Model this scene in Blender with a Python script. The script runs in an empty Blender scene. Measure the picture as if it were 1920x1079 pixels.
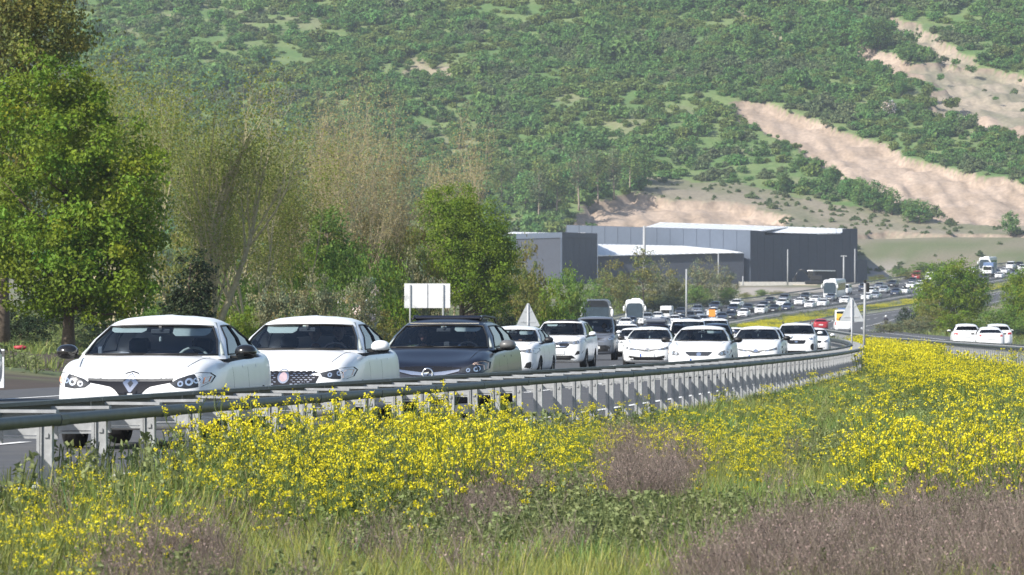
import bpy, math, random
import numpy as np
from mathutils import Vector, Matrix
from mathutils.bvhtree import BVHTree

SC = bpy.context.scene
COL = SC.collection
R = math.radians
RNG = np.random.default_rng(7)

# ------------------------------------------------------------------ camera, sky, sun, exposure
F = 10000.0          # focal length in photo pixels (1920 wide)
HZ = 618.5           # photo row of the horizon
EYE = 1.35
cam_d = bpy.data.cameras.new("camera")
cam_d.sensor_width = 36.0
cam_d.lens = F / 1920 * 36.0
cam_d.clip_start = 1.0
cam_d.clip_end = 6000.0
cam_d.dof.use_dof = True
cam_d.dof.focus_distance = 66.0
cam_d.dof.aperture_fstop = 14.0
cam = bpy.data.objects.new("camera", cam_d)
cam.location = (0, 0, EYE)
cam.rotation_euler = (R(90) + math.atan((HZ - 539.5) / F), 0, 0)
COL.objects.link(cam)
SC.camera = cam

SUN_DIR = Vector((-0.68, -0.56, 0.64)).normalized()      # towards the sun
elev = math.asin(SUN_DIR.z)
world = bpy.data.worlds.new("World")
SC.world = world
world.use_nodes = True
wn = world.node_tree.nodes
wl = world.node_tree.links
wn.clear()
sky = wn.new("ShaderNodeTexSky")
sky.sky_type = 'NISHITA'
sky.sun_disc = False
sky.sun_elevation = elev
sky.sun_rotation = math.atan2(SUN_DIR.x, SUN_DIR.y)
sky.dust_density = 1.0
bg = wn.new("ShaderNodeBackground")
bg.inputs['Strength'].default_value = 0.11
wo = wn.new("ShaderNodeOutputWorld")
wl.new(sky.outputs[0], bg.inputs['Color'])
wl.new(bg.outputs[0], wo.inputs['Surface'])

sun_d = bpy.data.lights.new("sun", 'SUN')
sun_d.energy = 4.6
sun_d.angle = R(0.55)
sun_d.color = (1.0, 0.95, 0.87)
sun = bpy.data.objects.new("sun", sun_d)
sun.rotation_euler = (-SUN_DIR).to_track_quat('-Z', 'Y').to_euler()
sun.location = (-60, -40, 60)
COL.objects.link(sun)

SC.view_settings.view_transform = 'Standard'
SC.view_settings.look = 'None'
SC.view_settings.exposure = 0.68
SC.view_settings.gamma = 1.0
SC.view_settings.use_curve_mapping = False
SC.cycles.max_bounces = 8
SC.cycles.transparent_max_bounces = 24
SC.cycles.diffuse_bounces = 3
SC.cycles.glossy_bounces = 3
SC.cycles.volume_bounces = 0
SC.cycles.use_denoising = True

# ------------------------------------------------------------------ general helpers
def hermite(pts):
    P = np.array(pts, float)
    xs, ys = P[:, 0], P[:, 1]
    dx = np.diff(xs); sl = np.diff(ys) / dx
    m = np.empty_like(ys); m[0] = sl[0]; m[-1] = sl[-1]
    m[1:-1] = (sl[:-1] * dx[1:] + sl[1:] * dx[:-1]) / (dx[1:] + dx[:-1])
    def f(x):
        x = np.asarray(x, float)
        i = np.clip(np.searchsorted(xs, x) - 1, 0, len(xs) - 2)
        h = dx[i]; t = (x - xs[i]) / h
        inside = (t >= 0) & (t <= 1)
        tt = np.clip(t, 0, 1)
        v = ((2*tt**3 - 3*tt**2 + 1) * ys[i] + (tt**3 - 2*tt**2 + tt) * h * m[i]
             + (-2*tt**3 + 3*tt**2) * ys[i+1] + (tt**3 - tt**2) * h * m[i+1])
        lo = ys[0] + (x - xs[0]) * m[0]; hi = ys[-1] + (x - xs[-1]) * m[-1]
        return np.where(inside, v, np.where(x < xs[0], lo, hi))
    return f

def sstep(a, b, x):
    t = np.clip((np.asarray(x, float) - a) / (b - a), 0, 1)
    return t * t * (3 - 2 * t)

def _hash(ix, iy, seed):
    h = (ix.astype(np.int64) * 374761393 + iy.astype(np.int64) * 668265263 + seed * 144665) & 0x7fffffff
    h = ((h ^ (h >> 13)) * 1274126177) & 0x7fffffff
    return ((h ^ (h >> 16)) & 0xffff) / 65535.0

def vnoise(x, y, seed=0):
    x = np.asarray(x, float); y = np.asarray(y, float)
    ix = np.floor(x); iy = np.floor(y)
    fx = x - ix; fy = y - iy
    fx = fx*fx*(3-2*fx); fy = fy*fy*(3-2*fy)
    a = _hash(ix, iy, seed); b = _hash(ix+1, iy, seed); c = _hash(ix, iy+1, seed); d = _hash(ix+1, iy+1, seed)
    return (a*(1-fx)+b*fx)*(1-fy) + (c*(1-fx)+d*fx)*fy

def fbm(x, y, seed=0, oct=4):
    v = 0; a = .5; s = 0
    for o in range(oct):
        v = v + a * vnoise(np.asarray(x) * 2**o, np.asarray(y) * 2**o, seed + o * 17); s += a; a *= .5
    return v / s

def inpoly(px, py, poly):
    px = np.asarray(px, float); py = np.asarray(py, float)
    r = np.zeros(px.shape, bool)
    n = len(poly); j = n - 1
    for i in range(n):
        xi, yi = poly[i]; xj, yj = poly[j]
        c = ((yi > py) != (yj > py)) & (px < (xj - xi) * (py - yi) / ((yj - yi) or 1e-9) + xi)
        r ^= c; j = i
    return r

# ------------------------------------------------------------------ materials
MATS = {}
def mat(name, color, rough=.6, metal=0., spec=.5, var=0., scale=8., coat=0., bump=0., emit=None, trans=0., tint=False, rnd=0., color2=None, attr=None, coords='Object'):
    if name in MATS: return MATS[name]
    m = bpy.data.materials.new(name); m.use_nodes = True
    nt = m.node_tree; N = nt.nodes; L = nt.links
    b = N['Principled BSDF']; out = N['Material Output']
    b.inputs['Roughness'].default_value = rough
    b.inputs['Metallic'].default_value = metal
    b.inputs['Specular IOR Level'].default_value = spec
    if coat:
        b.inputs['Coat Weight'].default_value = coat
        b.inputs['Coat Roughness'].default_value = .06
    c = N.new('ShaderNodeRGB'); c.outputs[0].default_value = (*color, 1)
    cs = c.outputs[0]
    if var or bump or color2:
        tc = N.new('ShaderNodeTexCoord'); nz = N.new('ShaderNodeTexNoise')
        nz.inputs['Scale'].default_value = scale; nz.inputs['Detail'].default_value = 6
        L.new(tc.outputs[coords], nz.inputs['Vector'])
        if color2:
            mx = N.new('ShaderNodeMix'); mx.data_type = 'RGBA'
            rp = N.new('ShaderNodeMapRange'); rp.inputs[1].default_value = .38; rp.inputs[2].default_value = .62
            L.new(nz.outputs['Fac'], rp.inputs[0]); L.new(rp.outputs[0], mx.inputs['Factor'])
            mx.inputs['A'].default_value = (*color, 1); mx.inputs['B'].default_value = (*color2, 1)
            cs = mx.outputs['Result']
        if var:
            hs = N.new('ShaderNodeHueSaturation')
            mr = N.new('ShaderNodeMapRange'); mr.inputs[1].default_value = .3; mr.inputs[2].default_value = .7
            mr.inputs[3].default_value = 1 - var; mr.inputs[4].default_value = 1 + var
            n2 = N.new('ShaderNodeTexNoise'); n2.inputs['Scale'].default_value = scale * 2.7; n2.inputs['Detail'].default_value = 5
            L.new(tc.outputs[coords], n2.inputs['Vector'])
            L.new(n2.outputs['Fac'], mr.inputs[0]); L.new(mr.outputs[0], hs.inputs['Value'])
            L.new(cs, hs.inputs['Color']); cs = hs.outputs[0]
        if bump:
            bp = N.new('ShaderNodeBump'); bp.inputs['Strength'].default_value = bump; bp.inputs['Distance'].default_value = .05
            L.new(nz.outputs['Fac'], bp.inputs['Height']); L.new(bp.outputs[0], b.inputs['Normal'])
    if tint:
        at = N.new('ShaderNodeAttribute'); at.attribute_name = 'tint'
        mm = N.new('ShaderNodeMix'); mm.data_type = 'RGBA'; mm.blend_type = 'MULTIPLY'; mm.inputs['Factor'].default_value = 1
        L.new(cs, mm.inputs['A']); L.new(at.outputs['Color'], mm.inputs['B']); cs = mm.outputs['Result']
    if rnd:
        oi = N.new('ShaderNodeObjectInfo'); hs = N.new('ShaderNodeHueSaturation')
        mr = N.new('ShaderNodeMapRange'); mr.inputs[3].default_value = 1 - rnd; mr.inputs[4].default_value = 1 + rnd
        L.new(oi.outputs['Random'], mr.inputs[0]); L.new(mr.outputs[0], hs.inputs['Value'])
        m2 = N.new('ShaderNodeMapRange'); m2.inputs[3].default_value = .5 - rnd * .06; m2.inputs[4].default_value = .5 + rnd * .06
        ml = N.new('ShaderNodeMath'); ml.operation = 'MULTIPLY'; ml.inputs[1].default_value = 7.31
        fr = N.new('ShaderNodeMath'); fr.operation = 'FRACT'
        L.new(oi.outputs['Random'], ml.inputs[0]); L.new(ml.outputs[0], fr.inputs[0]); L.new(fr.outputs[0], m2.inputs[0])
        L.new(m2.outputs[0], hs.inputs['Hue'])
        L.new(cs, hs.inputs['Color']); cs = hs.outputs[0]
    L.new(cs, b.inputs['Base Color'])
    if trans:
        tr = N.new('ShaderNodeBsdfTranslucent'); ms = N.new('ShaderNodeMixShader'); ms.inputs[0].default_value = trans
        L.new(cs, tr.inputs['Color']); L.new(b.outputs[0], ms.inputs[1]); L.new(tr.outputs[0], ms.inputs[2])
        L.new(ms.outputs[0], out.inputs['Surface'])
    MATS[name] = m
    return m

def glass_mat(name, tint, refl=.08):
    if name in MATS: return MATS[name]
    m = bpy.data.materials.new(name); m.use_nodes = True
    nt = m.node_tree; N = nt.nodes; L = nt.links; N.remove(N['Principled BSDF'])
    t = N.new('ShaderNodeBsdfTransparent'); t.inputs[0].default_value = (*tint, 1)
    g = N.new('ShaderNodeBsdfGlossy'); g.inputs['Roughness'].default_value = .03
    fr = N.new('ShaderNodeFresnel'); fr.inputs['IOR'].default_value = 1.45
    # slight waviness of the pane
    tc = N.new('ShaderNodeTexCoord'); nz = N.new('ShaderNodeTexNoise'); nz.inputs['Scale'].default_value = 1.5
    bp = N.new('ShaderNodeBump'); bp.inputs['Strength'].default_value = .04
    L.new(tc.outputs['Object'], nz.inputs['Vector']); L.new(nz.outputs['Fac'], bp.inputs['Height'])
    L.new(bp.outputs[0], g.inputs['Normal'])
    mx = N.new('ShaderNodeMixShader')
    L.new(fr.outputs[0], mx.inputs[0]); L.new(t.outputs[0], mx.inputs[1]); L.new(g.outputs[0], mx.inputs[2])
    L.new(mx.outputs[0], N['Material Output'].inputs['Surface'])
    MATS[name] = m
    return m

WHITE = mat('white_paint', (.78, .79, .80), .34, coat=.3, var=.03, scale=1.3)
NAVY = mat('dark_blue_metallic_paint', (.012, .016, .030), .36, metal=.2, coat=.35, var=.04, scale=2)
NAVY2 = mat('navy_paint', (.02, .03, .065), .3, coat=.7, var=.03, scale=2)
GREYP = mat('grey_metallic_paint', (.19, .21, .25), .36, metal=.5, coat=.6, var=.03, scale=2)
SILVER = mat('silver_paint', (.48, .51, .54), .34, metal=.5, coat=.6, var=.03, scale=2)
BLACKP = mat('black_paint', (.012, .012, .014), .3, coat=.7, var=.03, scale=2)
REDP = mat('red_paint', (.35, .02, .03), .35, coat=.6, var=.03, scale=2)
BLUEP = mat('blue_truck_paint', (.10, .16, .30), .4, coat=.3, var=.03, scale=2)
TRIM = mat('black_plastic', (.014, .014, .015), .5, var=.1, scale=9)
GLOSSB = mat('gloss_black', (.012, .011, .011), .18, coat=.5, var=.05, scale=9)
GREYPL = mat('grey_mirror_shell', (.12, .12, .12), .4, coat=.3, var=.05, scale=9)
INTER = mat('dark_interior', (.012, .013, .018), .8, var=.2, scale=12)
VISOR = mat('sun_visor_fabric', (.62, .66, .58), .8, var=.05, scale=12)
PILLARIN = mat('pillar_lining', (.40, .44, .42), .8, var=.05, scale=12)
CHROME = mat('chrome', (.75, .76, .78), .15, metal=1., var=.03, scale=10)
LAMPD = mat('headlamp_housing', (.035, .04, .05), .35, spec=.3, var=.3, scale=24)
LAMPG = mat('headlamp_clear', (.12, .13, .145), .35, spec=.3, var=.3, scale=24)
REFL = mat('lamp_reflector', (.85, .86, .88), .12, metal=.9, var=.1, scale=30)
AMBER = mat('amber_lens', (.62, .25, .12), .2, coat=.8, var=.1, scale=30)
PINKL = mat('pale_amber_lens', (.80, .58, .46), .2, coat=.8, var=.1, scale=30)
TAIL = mat('red_lamp_lens', (.38, .02, .02), .2, coat=.8, var=.1, scale=30)
TYRE = mat('tyre_rubber', (.014, .014, .015), .85, var=.15, scale=20, bump=.2)
RIM = mat('alloy_rim', (.42, .43, .45), .3, metal=.8, var=.08, scale=20)
PLATE = mat('plate_white', (.72, .73, .72), .4, var=.04, scale=20)
PLBLUE = mat('plate_blue', (.03, .10, .42), .4, var=.04, scale=20)
INK = mat('plate_ink', (.05, .05, .06), .6, var=.1, scale=30)
GLASS = glass_mat('windscreen_glass', (.60, .68, .76))
GLASSD = glass_mat('tinted_glass', (.10, .12, .16))
STEEL = mat('galvanised_steel', (.50, .51, .53), .55, metal=.25, var=.14, scale=5, bump=.1)
STEELB = mat('shaded_steel_beam', (.060, .075, .080), .55, metal=.3, var=.18, scale=3, bump=.1)  # darkened well below the posts, shade of the beam faces in the colour
STEELP = mat('galvanised_post', (.32, .33, .34), .6, metal=.1, var=.16, scale=6, bump=.1)
SIGNB = mat('sign_back_metal', (.50, .52, .54), .5, metal=.3, var=.05, scale=6)
BOARDW = mat('white_board_paint', (.74, .74, .75), .5, var=.05, scale=5)
SKIN = mat('skin', (.42, .25, .18), .55, var=.06, scale=20)
HAIR = mat('dark_hair', (.02, .014, .01), .6, var=.2, scale=40)
CLOTHD = mat('dark_cloth', (.03, .03, .045), .85, var=.2, scale=30)
CLOTHL = mat('pale_cloth', (.45, .47, .52), .85, var=.1, scale=30)

# ------------------------------------------------------------------ mesh building
class MB:
    """collects faces, builds one mesh object"""
    def __init__(self): self.v = []; self.f = []; self.m = []; self.sm = []
    def add(self, vs, fs, mi=0, smooth=False):
        o = len(self.v); self.v += [tuple(p) for p in vs]
        self.f += [tuple(i + o for i in f) for f in fs]; self.m += [mi] * len(fs); self.sm += [smooth] * len(fs)
    def box(self, c, s, mi=0, rz=0., bev=0.):
        x, y, z = s[0]/2, s[1]/2, s[2]/2
        if bev <= 0:
            vs = [(-x,-y,-z),(x,-y,-z),(x,y,-z),(-x,y,-z),(-x,-y,z),(x,-y,z),(x,y,z),(-x,y,z)]
            fs = [(0,3,2,1),(4,5,6,7),(0,1,5,4),(1,2,6,5),(2,3,7,6),(3,0,4,7)]
        else:
            b = min(bev, x*.9, y*.9, z*.9); vs = []; fs = []
            for zz, ins in ((-z, b), (-z+b, 0), (z-b, 0), (z, b)):
                xi, yi = x-ins, y-ins
                vs += [(-xi+b*(ins == 0),-yi,zz),(xi-b*(ins == 0),-yi,zz),(xi,-yi+b*(ins == 0),zz),(xi,yi-b*(ins == 0),zz),
                       (xi-b*(ins == 0),yi,zz),(-xi+b*(ins == 0),yi,zz),(-xi,yi-b*(ins == 0),zz),(-xi,-yi+b*(ins == 0),zz)]
            for r in range(3):
                for k in range(8):
                    a = r*8+k; bb = r*8+(k+1) % 8; fs.append((a, bb, bb+8, a+8))
            fs.append(tuple(range(7, -1, -1))); fs.append(tuple(range(24, 32)))
        ca, sa = math.cos(rz), math.sin(rz)
        self.add([(c[0]+p[0]*ca-p[1]*sa, c[1]+p[0]*sa+p[1]*ca, c[2]+p[2]) for p in vs], fs, mi)
    def tube(self, pts, rad, n=8, mi=0, cap=True, smooth=True):
        pts = [Vector(p) for p in pts]
        if not hasattr(rad, '__len__'): rad = [rad]*len(pts)
        vs = []; prev = None
        for i, p in enumerate(pts):
            t = (pts[min(i+1, len(pts)-1)] - pts[max(i-1, 0)]).normalized()
            if prev is None:
                u = t.orthogonal().normalized()
            else:
                u = (prev - t * prev.dot(t)); u = u.normalized() if u.length > 1e-6 else t.orthogonal().normalized()
            prev = u; w = t.cross(u)
            for k in range(n):
                a = 2*math.pi*k/n
                vs.append(p + (u*math.cos(a) + w*math.sin(a))*rad[i])
        fs = []
        for i in range(len(pts)-1):
            for k in range(n):
                a = i*n+k; b = i*n+(k+1) % n
                fs.append((a, b, b+n, a+n))
        if cap:
            fs.append(tuple(range(n-1, -1, -1))); fs.append(tuple(range((len(pts)-1)*n, len(pts)*n)))
        self.add(vs, fs, mi, smooth)
    def ext(self, poly, axis, a, b, mi=0):
        """polygon in the other two axes, extruded along axis from a to b"""
        n = len(poly)
        def P(p, t):
            return (t, p[0], p[1]) if axis == 'x' else ((p[0], t, p[1]) if axis == 'y' else (p[0], p[1], t))
        vs = [P(p, a) for p in poly] + [P(p, b) for p in poly]
        fs = [tuple(range(n-1, -1, -1)), tuple(range(n, 2*n))] + [(i, (i+1) % n, (i+1) % n+n, i+n) for i in range(n)]
        self.add(vs, fs, mi)
    def ell(self, c, r, mi=0, nu=12, nv=8, fn=None):
        vs = []; fs = []
        for j in range(nv+1):
            th = math.pi*j/nv
            for i in range(nu):
                ph = 2*math.pi*i/nu
                p = [math.sin(th)*math.cos(ph), math.sin(th)*math.sin(ph), math.cos(th)]
                if fn: p = fn(p)
                vs.append((c[0]+p[0]*r[0], c[1]+p[1]*r[1], c[2]+p[2]*r[2]))
        for j in range(nv):
            for i in range(nu):
                a = j*nu+i; b = j*nu+(i+1) % nu
                fs.append((a, a+nu, b+nu, b))
        self.add(vs, fs, mi, True)
    def mesh(self, name, mats):
        me = bpy.data.meshes.new(name)
        me.from_pydata(self.v, [], self.f)
        for m in mats: me.materials.append(m)
        me.polygons.foreach_set('material_index', self.m)
        me.polygons.foreach_set('use_smooth', self.sm)
        me.update(); me.validate()
        return me
    def build(self, name, mats, parent=None):
        return obj(name, self.mesh(name, mats if isinstance(mats, (list, tuple)) else [mats]), parent)

def obj(name, me, parent=None):
    o = bpy.data.objects.new(name, me); COL.objects.link(o)
    if parent: o.parent = parent
    return o

def tag(o, label=None, cat=None, group=None, kind=None):
    if label: o['label'] = label
    if cat: o['category'] = cat
    if group: o['group'] = group
    if kind: o['kind'] = kind
    return o

def empty(name, loc=(0, 0, 0), rz=0.):
    o = bpy.data.objects.new(name, None); COL.objects.link(o)
    o.location = loc; o.rotation_euler = (0, 0, rz); o.empty_display_size = .3
    return o

def kids(o): return [c for c in KIDS_SRC if c.parent == o]
KIDS_SRC = []
def copy_tree(o, parent=None, skip=()):
    c = o.copy(); COL.objects.link(c)
    if parent: c.parent = parent
    for ch in list(o.children):
        if ch.name.split('.')[0] in skip: continue
        copy_tree(ch, c, skip)
    return c

def np_mesh(name, V, Q, mats, mi=None, smooth=False, tint=None):
    """V (n,3), Q (m,k) face index array of one size"""
    V = np.ascontiguousarray(V, np.float32); Q = np.ascontiguousarray(Q, np.int32)
    me = bpy.data.meshes.new(name)
    k = Q.shape[1]
    me.vertices.add(len(V)); me.vertices.foreach_set('co', V.ravel())
    me.loops.add(Q.size); me.loops.foreach_set('vertex_index', Q.ravel())
    me.polygons.add(len(Q))
    me.polygons.foreach_set('loop_start', np.arange(0, Q.size, k, dtype=np.int32))
    for m in (mats if isinstance(mats, (list, tuple)) else [mats]): me.materials.append(m)
    if mi is not None: me.polygons.foreach_set('material_index', np.ascontiguousarray(mi, np.int32))
    me.polygons.foreach_set('use_smooth', np.full(len(Q), smooth, bool))
    me.update(calc_edges=True)
    if tint is not None:
        a = me.attributes.new('tint', 'FLOAT_COLOR', 'POINT')
        c = np.ones((len(V), 4), np.float32); c[:, :3] = tint
        a.data.foreach_set('color', c.ravel())
    return me

def smooth_by_angle(me, deg):
    me.polygons.foreach_set('use_smooth', [True]*len(me.polygons))
    me.set_sharp_from_angle(angle=R(deg))
# ------------------------------------------------------------------ the lie of the land
RAIL1 = hermite([(15, -5.92), (36, -3.46), (44, -2.52), (58, -.85), (82, 2.25), (122, 6.6), (190, 12.5), (230, 15.1), (263, 17.0),
                 (308, 19.3), (350, 20.9), (420, 22.3), (508, 22.5), (600, 23.4), (735, 29.), (850, 41.), (960, 62.), (1060, 83.5), (1180, 111.), (1330, 146.)])
RAIL2 = hermite([(15, 11.5), (60, 13.), (100, 14.6), (190, 18.4), (300, 23.4), (414, 27.6), (520, 30.3), (600, 32.2), (735, 39.), (850, 52.), (960, 73.), (1060, 94.5), (1180, 122.), (1330, 157.)])
ZR = hermite([(0, 0), (330, 0), (420, .12), (508, .55), (600, 1.0), (735, 1.7), (800, 2.3), (850, 3.2), (960, 5.6), (1060, 8.5), (1180, 12.4), (1330, 17.)])
W1 = 17.3       # paved width left of the first rail
W2 = 12.2       # paved width right of the second rail

def zroad(d, off):
    """road height at depth d, off metres left of the first rail"""
    return ZR(d) + .055 * np.clip(off, -3, 40) * sstep(680, 860, d)

def hill_y(d):
    return 492 - (np.asarray(d, float) - 1300) * (572 / 385.)

def hill_z(x, d):
    d = np.asarray(d, float)
    dd = np.where(d < 1690, d, 1690)
    z = EYE + (HZ - hill_y(dd)) * dd / F
    z = z + np.clip(d - 1690, 0, 500) * .17
    k = sstep(1300, 1370, d)
    z = z + k * (7 * (fbm(x / 90., d / 90., 5) - .5) + 2.2 * (fbm(x / 22., d / 22., 9, 3) - .5))
    z = z - k * .03 * np.clip(x - 40, 0, 300) * 1.0 + k * .012 * np.clip(-x, 0, 300)
    return z

def ground_z(x, d):
    x = np.asarray(x, float); d = np.asarray(d, float)
    off = RAIL1(d) - x
    base = ZR(d) + .055 * np.clip(off, -3, 17) * sstep(680, 860, d)
    n = (fbm(x / 7., d / 7., 3) - .5) * .16
    left = sstep(17.6, 24, off) * (.35 * sstep(100, 200, d) + 1.1 * sstep(17, 60, off) + (fbm(x / 18., d / 18., 4) - .5) * .8)
    far_left = -2.4 * sstep(20, 34, off) * sstep(700, 820, d) * (1 - sstep(950, 1060, d))
    right = sstep(12.5, 22, x - RAIL2(d)) * ((fbm(x / 18., d / 18., 6) - .5) * .8)
    base = base + n * sstep(0, .8, np.minimum(np.abs(off - 8) - 8.6, np.abs(x - RAIL2(d) - 6) - 6.2)) + left + right + far_left
    pl = np.interp(d, [960, 1050, 1150, 1250, 1330], [5.6, 8.4, 10.9, 12.4, 14.5]) + (fbm(x / 18., d / 18., 4) - .5) * .8
    kp = sstep(18.5, 30, off) * sstep(960, 1040, d)
    base = base * (1 - kp) + pl * kp
    dip = sstep(.5, 2.2, x - RAIL1(d)) * sstep(.3, 1.5, RAIL2(d) - x) * (1 - sstep(350, 420, d))
    base = base - .16 * dip
    h = hill_z(x, d)
    k = sstep(1255, 1330, d)
    return base * (1 - k) + h * k

def ppx(x, d): return 960 + F * np.asarray(x) / np.asarray(d)
def ppy(z, d): return HZ - F * (np.asarray(z) - EYE) / np.asarray(d)

def grid_mesh(name, X, D, Z, mats, tint=None, smooth=True):
    r, c = X.shape
    V = np.stack([X, D, Z], -1).reshape(-1, 3)
    i = np.arange(r - 1)[:, None] * c + np.arange(c - 1)[None]
    Q = np.stack([i, i + 1, i + c + 1, i + c], -1).reshape(-1, 4)
    return np_mesh(name, V, Q, mats, smooth=smooth, tint=None if tint is None else tint.reshape(-1, 3))

def lerp3(a, b, t): return np.asarray(a)[None] * (1 - t[..., None]) + np.asarray(b)[None] * t[..., None]

# ground sheet -----------------------------------------------------------------
GROUND = mat('earth_and_short_grass', (1, 1, 1), .95, var=.22, scale=.9, bump=.4, tint=True)
rows = np.concatenate([np.linspace(-60, 24, 22), np.geomspace(25, 1345, 330)])
cols = np.linspace(-1, 1, 150)
cols = np.sign(cols) * np.abs(cols) ** 1.4
Dg = np.repeat(rows[:, None], 150, 1)
Xg = cols[None] * (np.abs(rows)[:, None] * .28 + 45) + np.clip(RAIL1(rows), -5, 300)[:, None] * .5
Zg = ground_z(Xg, Dg)
off = RAIL1(Dg) - Xg; off2 = Xg - RAIL2(Dg)
Zg = Zg - .35 * (((off > .9) & (off < W1 - .8)) | ((off2 > .9) & (off2 < W2 - .8)))
nz = fbm(Xg / 3., Dg / 3., 11)
T = lerp3((.075, .10, .03), (.13, .125, .06), sstep(.35, .7, nz))
soil_shade = sstep(16.5, 17.5, off) * (1 - sstep(20 + 14 * (Dg < 260), 24 + 14 * (Dg < 260), off)) * sstep(.30, .5, fbm(Xg / 4., Dg / 9., 15) + .12 * (Dg < 260)) * (Dg < 700)
T = T * (1 - soil_shade[..., None]) + np.array([.050, .034, .024]) * soil_shade[..., None]  # dark bank soil, widened and darkened to stand in for tree shade
fs = sstep(780, 980, Dg)
T = T * (1 - fs[..., None]) + lerp3((.12, .14, .06), (.20, .175, .12), sstep(.35, .65, fbm(Xg / 14., Dg / 14., 12))) * fs[..., None]
pale = (inpoly(ppx(Xg, Dg), ppy(Zg, Dg), [(1610, 500), (1625, 488), (1700, 488), (1690, 520), (1640, 540), (1385, 600), (1385, 540), (1600, 540)])) & (Dg > 960) & (off > 18)
T = np.where(pale[..., None], np.array([.34, .30, .26]) * (.8 + .4 * nz[..., None]), T)
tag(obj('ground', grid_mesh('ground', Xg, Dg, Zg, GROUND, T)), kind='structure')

# hill --------------------------------------------------------------------------
CUTS = {
 'main': [(1376, 192), (1445, 194), (1500, 212), (1562, 236), (1640, 268), (1705, 296), (1800, 318), (1990, 362), (1990, 424), (1860, 420), (1770, 412),
          (1690, 386), (1620, 356), (1545, 312), (1490, 270), (1440, 244), (1388, 222)],
 'upper': [(1582, 78), (1630, 84), (1690, 106), (1745, 142), (1720, 156), (1660, 138), (1596, 112)],
 'top': [(1660, 30), (1720, 48), (1790, 92), (1836, 122), (1770, 118), (1700, 78)],
 'scree': [(1700, 118), (1745, 118), (1835, 128), (1900, 140), (1990, 160), (1990, 275), (1890, 255), (1830, 215), (1760, 205), (1740, 175), (1790, 165), (1745, 150)],
 'rside': [(1732, 200), (1830, 202), (1880, 215), (1990, 250), (1990, 285), (1900, 255), (1840, 238), (1800, 222), (1735, 210)],
 'low': [(1068, 425), (1110, 380), (1190, 362), (1240, 372), (1300, 374), (1400, 384), (1470, 408), (1470, 440), (1068, 440)],
 'low2': [(1610, 440), (1680, 432), (1790, 440), (1990, 440), (1990, 500), (1610, 500)],
 'gap1': [(275, 28), (330, 30), (330, 42), (275, 42)],
 'gap2': [(745, 108), (780, 105), (862, 120), (850, 140), (760, 150)],
 'path': [(1385, 10), (1440, 40), (1500, 100), (1490, 110), (1420, 60), (1380, 30)],
}
SLOPE = [(1205, 330), (1300, 340), (1400, 345), (1500, 372), (1640, 395), (1800, 415), (1990, 405), (1990, 520), (1180, 520)]
hx = np.concatenate([np.linspace(-430, -212, 40), np.linspace(-210, 215, 400), np.linspace(218, 480, 44)]); hd = np.concatenate([np.linspace(1262, 1720, 400), np.linspace(1728, 2300, 40)])
Xh, Dh = np.meshgrid(hx, hd)
Zh = ground_z(Xh, Dh)
jx = (fbm(Xh / 6., Dh / 6., 21) - .5) * 34; jy = (fbm(Xh / 6., Dh / 6., 22) - .5) * 16
pxh = ppx(Xh, Dh) + jx; pyh = ppy(Zh, Dh) + jy
n1 = fbm(Xh / 9., Dh / 9., 23); n2 = fbm(Xh / 30., Dh / 30., 24)
Th = lerp3((.095, .17, .045), (.15, .205, .068), sstep(.35, .65, n1))
sl = inpoly(pxh, pyh, SLOPE)
Th = np.where(sl[..., None], lerp3((.155, .155, .09), (.235, .205, .15), sstep(.40, .58, .5 * n1 + .5 * n2)), Th)
tan = lerp3((.41, .32, .25), (.32, .245, .185), sstep(.35, .65, .5 * n1 + .5 * fbm(Xh / 2.5, Dh / 5., 29)))
grey = lerp3((.34, .285, .215), (.21, .195, .135), sstep(.38, .62, .5 * n1 + .5 * fbm(Xh / 3., Dh / 6., 30)))
cutm = np.zeros(Xh.shape)
for k, poly in CUTS.items():
    m = inpoly(pxh, pyh, poly)
    col = grey if k in ('scree', 'low2', 'top') else tan
    if k in ('gap1', 'gap2', 'path'): col = lerp3((.33, .27, .19), (.22, .22, .12), sstep(.35, .6, n1))
    Th = np.where(m[..., None], col, Th)
    cutm = np.maximum(cutm, m * (0.3 if k in ('gap1', 'gap2', 'path') else 1.))
bare = (sstep(.62, .75, fbm(Xh / 16., Dh / 16., 27)) * .5)
Th = np.where((cutm > 0)[..., None] | sl[..., None], Th, Th * (1 - bare[..., None]) + np.array([.24, .21, .13]) * bare[..., None])
# cut faces: dug in with scarps and rills
cs = cutm.copy()
for _ in range(1):
    cs[1:-1, 1:-1] = (cs[1:-1, 1:-1] * 4 + cs[:-2, 1:-1] + cs[2:, 1:-1] + cs[1:-1, :-2] + cs[1:-1, 2:]) / 8
dil = cutm > .5
for _ in range(2):
    e_ = dil.copy(); e_[1:] |= dil[:-1]; e_[:-1] |= dil[1:]; e_[:, 1:] |= dil[:, :-1]; e_[:, :-1] |= dil[:, 1:]; dil = e_
Th = np.where((dil & ~(cutm > .5) & (cs > .02))[..., None], tan * .8, Th)
rill = fbm(Xh / 3.2 + Dh / 20., Dh / 12., 31, 3) - .5
Zh = Zh - cs * 2.4 + cs * rill * 2.6 + cs * 2.0 * (np.abs(((Dh * .085 - Xh * .03 + 1.5 * n2) % 1.) - .5) - .25)
HILLM = mat('hillside_earth', (1, 1, 1), .95, var=.2, scale=.35, bump=.5, tint=True)
tag(obj('hill', grid_mesh('hill', Xh, Dh, Zh - .02, HILLM, Th)), kind='structure')

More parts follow.
